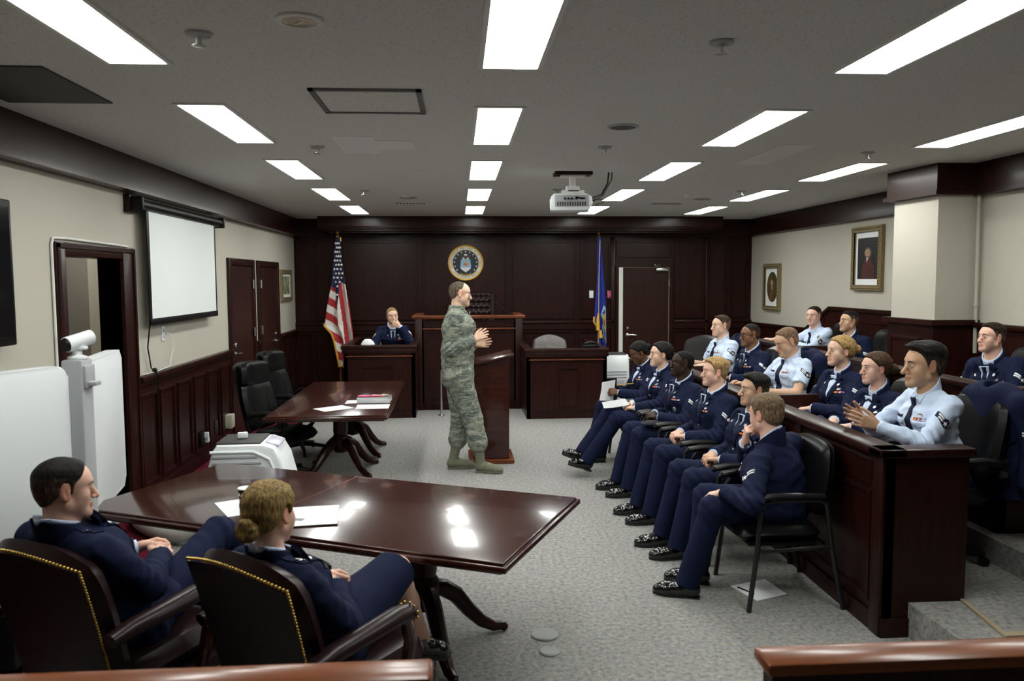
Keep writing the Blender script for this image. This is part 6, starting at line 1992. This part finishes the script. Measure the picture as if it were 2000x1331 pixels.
person(juror(19, 4.08, 5.60, .33, (3.92, 5.60, 1.405), face=194, twist=6, look=186, pitch=4, skin=SK_PINK, hair=(.024, .015, .010), style=dict(top=.014, side=.004, front=.006, fade=.3, edge=.03), crest=True, wL=(3.72, 5.50, 1.02), eL=(3.95, 5.34, 1.06), wR=(3.70, 5.75, 1.0), handL=AL, handR=AR,
             hs=0.90, label='airman in dark jacket at the right edge of the upper tier, before the wall pipe', group=G2))
# witness
person(dict(base=(-.92, 11.5, .18), face=-86, look=-74, pitch=-4, tilt=6, head=(-.92, 11.30, 1.345), hip=(-.92, 11.52, .68), seed=23, fit='jacket', feet=False, skin=SK_FAIR, hair=(.26, .16, .075), style=CREW, blue=True,
            kL=(-.80, 11.1, .68), kR=(-1.04, 11.1, .68), aL=(-.80, 11.1, .27), aR=(-1.04, 11.1, .27), eL=(-.665, 11.14, .965), wL=(-.80, 11.10, 1.205), eR=(-1.20, 11.22, .92), wR=(-1.08, 10.98, .86),
            handL=dict(d=(-.9, .0, .42), n=(-.2, .95, .2), curl=(.75, .8, .85, .9), thumb=.4), handR=dict(d=(.6, -.7, 0), n=(0, 0, -1)), crest=False,
            label='airman seated in the witness box with a hand over his mouth'))
# standing speaker
person(dict(base=(.0, 7.65, 0), face=2, look=6, pitch=-6, head=(.025, 7.65, 1.715), hip=(-.005, 7.65, .94), seated=False, seed=31, fit='camo', s=1.03, skin=SK_FAIR, hair=(.085, .066, .046), bulk=1.16, style=dict(top=.0032, side=.0040, edge=.03, zs=[-.070, -.066, -.050, -.022, .026, .030, .050, .075, .13, .14, .15]),
            shape=dict(nose=.92), kR=(.135, 7.56, .50), aR=(.225, 7.54, .088), kL=(.02, 7.74, .50), aL=(-.045, 7.72, .088), toeR=(.94, -.30, 0), toeL=(1, .05, 0), twist=0,
            eR=(-.12, 7.41, 1.21), wR=(.155, 7.50, 1.285), eL=(-.06, 7.92, 1.20), wL=(.165, 7.72, 1.225), fold=.0060,
            handR=dict(d=(.86, .12, .48), n=(.30, .92, -.1), curl=(.22, .28, .34, .4), thumb=.2, spread=.13), handL=dict(d=(.97, -.05, .05), n=(.10, -.93, .3), curl=(.18, .22, .26, .3), thumb=.3, spread=.13),
            label='standing balding man in camouflage uniform and sage boots talking beside the podium'))
# officers in the foreground
person(dict(base=(-1.36, 3.22, 0), face=math.degrees(A_OM), look=34, pitch=-4, head=(-1.455, 3.0, 1.085), hip=(-1.36, 3.21, .48), seed=41, fit='officer', skin=SK_PINK, hair=(.013, .011, .010), style=dict(top=.010, side=.005, edge=.03, zs=[-.070, -.066, -.050, -.022, .026, .022, -.03, .020, .045, .078, .086]), bulk=1.05,
            kR=(-1.10, 3.64, .70), kL=(-1.18, 3.70, .58), aR=(-.82, 3.92, .46), aL=(-.96, 4.10, .08), toeR=(.85, .5, -.1), wR=(-1.25, 3.34, .705), eR=(-1.17, 3.03, .64), wL=(-1.38, 3.42, .715), eL=(-1.66, 3.28, .68),
            handR=dict(d=(-.1, .95, .05), n=(-.6, .2, -.8), curl=(.6, .65, .7, .7)), handL=dict(d=(.75, .5, .1), n=(.3, -.5, -.8), curl=(.5, .55, .6, .6)),
            label='dark-haired officer leaning back in the armchair beside the white video cart'))
person(dict(base=(-.53, 2.98, 0), face=math.degrees(A_OW), look=66, pitch=-6, tilt=-4, head=(-.665, 2.80, 1.03), hip=(-.545, 2.95, .47), seed=42, fit='skirt', female=True, skin=SK_PINK, hair=(.25, .165, .062), style=dict(bun=(.012, -.110, -.040, .050), top=.020, side=.015), bulk=1.0, s=.97,
            kR=(-.262, 3.27, .645), kL=(-.34, 3.34, .575), aR=(-.17, 3.46, .25), aL=(-.24, 3.56, .08), toeR=(.75, .6, -.3), wR=(-.475, 3.02, .675), eR=(-.40, 2.76, .60), wL=(-.56, 3.13, .68), eL=(-.80, 3.02, .66), watch='R',
            handR=dict(d=(-.15, .95, -.05), n=(-.7, .1, -.7), curl=(.6, .65, .7, .7)), handL=dict(d=(.7, .45, -.1), n=(.3, -.5, -.8), curl=(.5, .55, .6, .6)),
            label='blonde officer with her hair in a low bun, in the armchair nearest the bottom edge'))

# ---------------------------------------------------------------- jackets over chair backs
def draped(x, y, z, label, seed, length=.62):
    """jacket hung over the back of a chair that faces -x; z is the top of the chair back"""
    J = Sdf(); c = V3(0, 0, 0)
    wl = V3(0, -1, 0)
    J.cone((0.0, 0, -.03), (.03, 0, -length), .085, .090, .03, wl, 2.2, cut=((0, 0, -length + .02), V3(0, 0, -1)))
    for s in (-1, 1):
        J.cone((0, s * .08, -.02), (0, s * .19, -.06), .055, .062, .05)
        J.cone((0.0, s * .20, -.06), (.05, s * .245, -.30), .062, .055, .03)
        J.cone((.05, s * .245, -.30), (.02, s * .235, -.52), .054, .045, .02, cut=((.02, s * .235, -.51), V3(0, 0, -1)))
    J.ball((-.01, 0, .035), .055, .02, 's')
    J.disp = lambda P: .006 * waves(P * V3(1.6, 1.2, .5), 7, seed) + .004 * (np.abs(waves(P * V3(1, 1, .4), 9, seed + 2)) - .25)
    v, q = surface(J, .007)
    root = link_mesh('dress_jacket', raw_mesh('dress_jacket', [(v, q, 0)]), NAVY, None, (x, y, z))
    tag(root, label, 'jacket', 'dress jackets hung over jury chairs')
    def pt(name, poly, o, r, u, d, lift, m):
        k = decal(J, poly, o, r, u, d, lift, .012)
        if k is not None: link_mesh(name, raw_mesh(name, [(k[0], k[1], 0)]), m, root)
    out, up = V3(.12, -1, 0), V3(.0, 0, 1)
    o = V3(.06, -.5, -.22); r = np.cross(up, nrm(out))
    for sg in (1, -1):
        for dz in (0, -.0145):
            pt('chevron_stripe', [(sg * .018, -.006 + dz), (sg * .052, .014 + dz), (sg * .052, .022 + dz), (sg * .018, .002 + dz)], o, r, up, -nrm(out), .0055, CHEV)
    pt('chevron_star', star2(.015, 0, -.018), o, r, up, -nrm(out), .0055, CHEV)
    fo = V3(-.05, -.5, -.40); fd = V3(0, 1, 0); fr = V3(1, 0, 0)
    xx = -.04
    for i, (cc, wd) in enumerate(RIB[:5]):
        pt('ribbon_bar', quad(xx, xx + .08 * wd, -.006, .006), fo, fr, up, fd, .006, RIBM[i]); xx += .08 * wd
    pt('badge', disc(.018, .010, 12, 0, .022), fo, fr, up, fd, .005, SILV)
    pt('breast_badge', disc(.018, .024, 10, 0, -.06), fo, fr, up, fd, .006, SILV)
    pt('lapel', [(-.02, .24), (.03, .22), (.05, .16), (-.05, .0), (-.06, .1)], fo, fr, up, fd, .008, NAVY)
draped(3.10, 4.36, 1.20, 'dark blue dress jacket hung over the chair of the long-sleeved airman', 3)
draped(3.07, 6.76, 1.19, 'dark blue dress jacket hung over the chair of the airman looking down', 4)
draped(3.08, 8.48, 1.19, 'dark blue dress jacket hung over the farthest lower-tier jury chair', 5)

# ---------------------------------------------------------------- things held or laid down by the people
def slab4(name, p, th, m, label, cat):
    """thin sheet through four corners (p0..p3), slightly curled"""
    mb = MB(); P = [Vector(q) for q in p]
    n = (P[1] - P[0]).cross(P[3] - P[0]).normalized()
    def fn(u, v, s=0): return P[0].lerp(P[1], u).lerp(P[3].lerp(P[2], u), v) + n * (.010 * math.sin(PI * u) * math.sin(PI * v * .8) + s)
    mb.sheet(lambda u, v: fn(u, v), 8, 8)
    r = [v.co.copy() for v in mb.bm.verts]
    ex = bmesh.ops.solidify(mb.bm, geom=mb.bm.faces[:], thickness=th)
    return solo(name, mb, m, label, cat)
slab4('paper', ((1.59, 7.94, .83), (1.565, 7.93, .615), (1.43, 7.97, .615), (1.475, 8.06, .79)), .002, PAPER, 'white sheet held upright by the woman at the far end of the front row', 'paper')
slab4('folder', ((1.615, 7.99, .84), (1.60, 7.97, .62), (1.52, 8.10, .62), (1.53, 8.14, .82)), .006, BLACKP, 'black folder behind the white sheet of the reading woman', 'folder')
solo('pencil', MB().tube([(1.60, 7.93, .775), (1.76, 7.86, .80)], .0045, 6), plain('yellow pencil', (.60, .36, .04), .5), 'yellow pencil in the hand of the reading woman', 'pencil')
slab4('paper', ((1.36, 7.44, .68), (1.60, 7.52, .70), (1.585, 7.24, .685), (1.33, 7.17, .665)), .002, PAPER, 'white booklet on the lap of the woman with crossed ankles', 'paper')
def cap(loc, rz, label, group=None):
    mb = MB()
    mb.prism([(-.135, 0), (.135, 0), (.12, .05), (.05, .075), (-.09, .065), (-.14, .03)], 'y', .035, (0, -.0175, 0), .012)
    o = thing('garrison_cap', label, 'cap', loc, rz, group)
    part('crown', mb, NAVY, o)
    part('cuff_band', MB().prism([(-.138, -.002), (.138, -.002), (.125, .03), (0, .042), (-.135, .026)], 'y', .046, (0, -.023, 0), .008), NAVY, o)
    return o
c = thing('flight_cap', 'dark flight cap lying flat on the lap of the dark-haired airman', 'cap', (1.66, 6.56, .625), .2)
part('crown', pad(MB(), lambda u, v: (((u - .5) * .26, (v - .5) * .15 * (1 - .45 * (2 * u - 1) ** 2), .012), (0, 0, 1)), .03), plain('dark wool', (.008, .009, .014), .9), c)
part('edge_piping', MB().tube([((u - .5) * .26, -.075 * (1 - .45 * (2 * u - 1) ** 2), .012) for u in [k / 14 for k in range(15)]], .005, 6), plain('dark piping', (.012, .014, .02), .8), c)
for i, (x, y, l) in enumerate(((2.40, 5.30, 'folded dark blue cap with silver pin on the jury desk, farther one'), (2.40, 5.06, 'folded dark blue cap with silver pin on the jury desk, nearer one'))):
    o = cap((x, y, .863), 1.2 + .3 * i, l, 'folded caps on the jury desk')
    part('cap_pin', MB().ball((-.07, -.024, .03), .013, 10, (1, .4, 1)), SILVER, o)
solo('paper', MB().box((2.36, 4.90, .8625), (.10, .20, .002), .4), PAPER, 'corner of white paper on the jury desk by the clasped fingertips', 'paper')
# ================================================================ FLAGS
def flags():
    FW = plain('flag white', (.66, .64, .60), .8); FR = plain('flag red', (.36, .022, .026), .8); FB = plain('flag blue', (.012, .016, .06), .8)
    t = thing('national_flag', 'stars and stripes flag hanging on its pole behind the witness box', 'flag', (-1.80, 12.40, 0))
    part('pole', MB().cyl((-.02, .03, .04), (-.02, .03, 2.52), .014), plain('flag pole wood', (.12, .05, .02), .4), t)
    part('base', MB().lathe([(.16, 0), (.15, .03), (.05, .06), (.02, .09)], (-.02, .03, 0)), BRASS, t)
    part('finial', MB().lathe([(.02, 2.50), (.028, 2.53), (.012, 2.55), (.026, 2.58), (.001, 2.66)], (-.02, .03, 0), 14), BRASS, t)
    def xl(v): return np.interp(v, [0, .15, .35, .55, .68, .74, .80, 1.0], [-.045, -.075, -.12, -.20, -.235, -.13, -.09, -.02])
    def xr(v): return np.interp(v, [0, .15, .35, .55, .75, .88, 1.0], [.02, .04, .085, .15, .195, .20, .07])
    ZT, ZB = 2.50, .52
    def geo(u, v):
        x = xl(v) + (xr(v) - xl(v)) * u
        y = -.03 - .045 * math.sin(u * 2 * PI * 2.2 + .6) * (.25 + v) - .02 * math.sin(u * 15 + v * 3) * v
        return Vector((x, y, ZT + (ZB - ZT) * v))
    def vcant(u): return np.interp(u, [0, .30, .44, .52, .62, 1], [.37, .40, .53, .46, .34, .36])
    nu, nv = 44, 150
    mb = MB(); g = [[mb.bm.verts.new(geo(i / nu, j / nv)) for j in range(nv + 1)] for i in range(nu + 1)]
    for i in range(nu):
        for j in range(nv):
            u, v = (i + .5) / nu, (j + .5) / nv
            f = mb.bm.faces.new((g[i][j], g[i + 1][j], g[i + 1][j + 1], g[i][j + 1]))
            x = geo(u, v).x; z = (v * (ZT - ZB))
            if v < vcant(u): k = 0
            elif u < .46: k = 1 + int(math.floor((z - .70 * (x + .2)) / .125)) % 2
            else: k = 1 + int(math.floor((x - .12 * z * .95 + .30) / .062)) % 2
            f.material_index = k
    cl = part('flag_cloth', mb, [FB, FW, FR], t, ang=180)
    sm = 0
    for r in range(15):
        v = .045 + r * .033
        for c in range(3):
            u = .16 + .3 * c + (.14 if r % 2 else 0)
            if v > vcant(u) - .02 or u > .95: continue
            w = xr(v) - xl(v)
            if w * .28 < .018: 
                if c != 1: continue
            p = geo(u, v); s = MB()
            s.prism(star2(.024, p.x, p.z), 'y', -.004, (0, p.y - .012, 0))
            part('star', s, FW, cl)
    ed = [geo(0, v) + Vector((-.004, -.002, 0)) for v in [.66 + .01 * k for k in range(35)]]
    part('gold_fringe', MB().tube(ed, .013, 6, flat=1.4).tube([geo(u, 1.0) for u in [0, .3, .6, 1]], .014, 6).tube([geo(.9, v) + Vector((.01, .02, 0)) for v in (0, .03)], .016, 6), GOLD, t, ang=80)
    # ---- blue service flag
    t = thing('service_flag', 'blue air force flag with gold fringe hanging left of the back door', 'flag', (2.215, 12.40, 0))
    part('pole', MB().cyl((.0, .04, .04), (.0, .04, 2.52), .013), plain('pale flag pole', (.55, .40, .30), .4), t)
    part('base', MB().lathe([(.16, 0), (.15, .03), (.05, .06), (.02, .09)], (0, .04, 0)), BRASS, t)
    part('finial', MB().lathe([(.02, 2.50), (.035, 2.52), (.012, 2.545), (.02, 2.56), (.001, 2.62)], (0, .04, 0), 14), BRASS, t)
    def bl(v): return np.interp(v, [0, .3, .55, .66, .70, .74, 1], [-.03, -.035, -.07, -.085, -.03, -.0, .0])
    def br(v): return np.interp(v, [0, .2, .5, 1], [.015, .055, .11, .125])
    def gb(u, v):
        x = bl(v) + (br(v) - bl(v)) * u
        return Vector((x, -.02 - .03 * math.sin(u * 2 * PI * 1.6 + .4) * (.3 + v), 2.50 + (.50 - 2.50) * v))
    mb = MB(); mb.sheet(gb, 30, 80)
    cl = part('flag_cloth', mb, plain('service flag blue', (.008, .022, .24), .75), t, ang=180)
    def pol(name, pts, m, y=-.014):
        s = MB(); q = [gb(u, v) for u, v in pts]
        vs = [s.bm.verts.new(p + Vector((0, y, 0))) for p in q]
        vs2 = [s.bm.verts.new(p + Vector((0, y + .008, 0))) for p in q]
        s.bm.faces.new(vs); s.bm.faces.new(vs2[::-1])
        for i in range(len(vs)): s.bm.faces.new((vs[i], vs2[i], vs2[(i + 1) % len(vs)], vs[(i + 1) % len(vs)]))
        part(name, s, m, cl, ang=80)
    pol('crest_wreath', [(.55, .60), (.75, .53), (.95, .55), (.98, .70), (.92, .80), (.70, .80), (.52, .72)], plain('crest pale blue', (.30, .42, .50), .8))
    pol('crest_shield', [(.62, .60), (.90, .59), (.93, .68), (.78, .75), (.64, .69)], plain('crest ochre', (.45, .36, .10), .8), -.020)
    pol('crest_bolt', [(.70, .63), (.86, .65), (.80, .68), (.72, .67)], plain('crest red', (.40, .04, .05), .8), -.026)
    pol('scroll', [(.50, .76), (.90, .79), (.94, .83), (.55, .82)], plain('scroll cream', (.55, .52, .38), .8), -.018)
    part('gold_fringe', MB().tube([gb(0, v) for v in [.62 + .01 * k for k in range(14)]], .014, 6, flat=1.3), GOLD, t, ang=80)
    part('gold_cord', MB().tube([(.0, -.07, 2.46), (-.015, -.075, 1.9), (-.02, -.075, 1.3)], .006, 6), plain('cord cream', (.5, .38, .22), .7), t)
    part('tassel', MB().tube([(-.02, -.075, 1.32), (-.03, -.075, 1.22), (-.028, -.075, 1.05)], [.010, .024, .030], 8).tube([(.005, -.075, 1.05), (.02, -.075, .93)], [.022, .03], 8), GOLD, t)
flags()
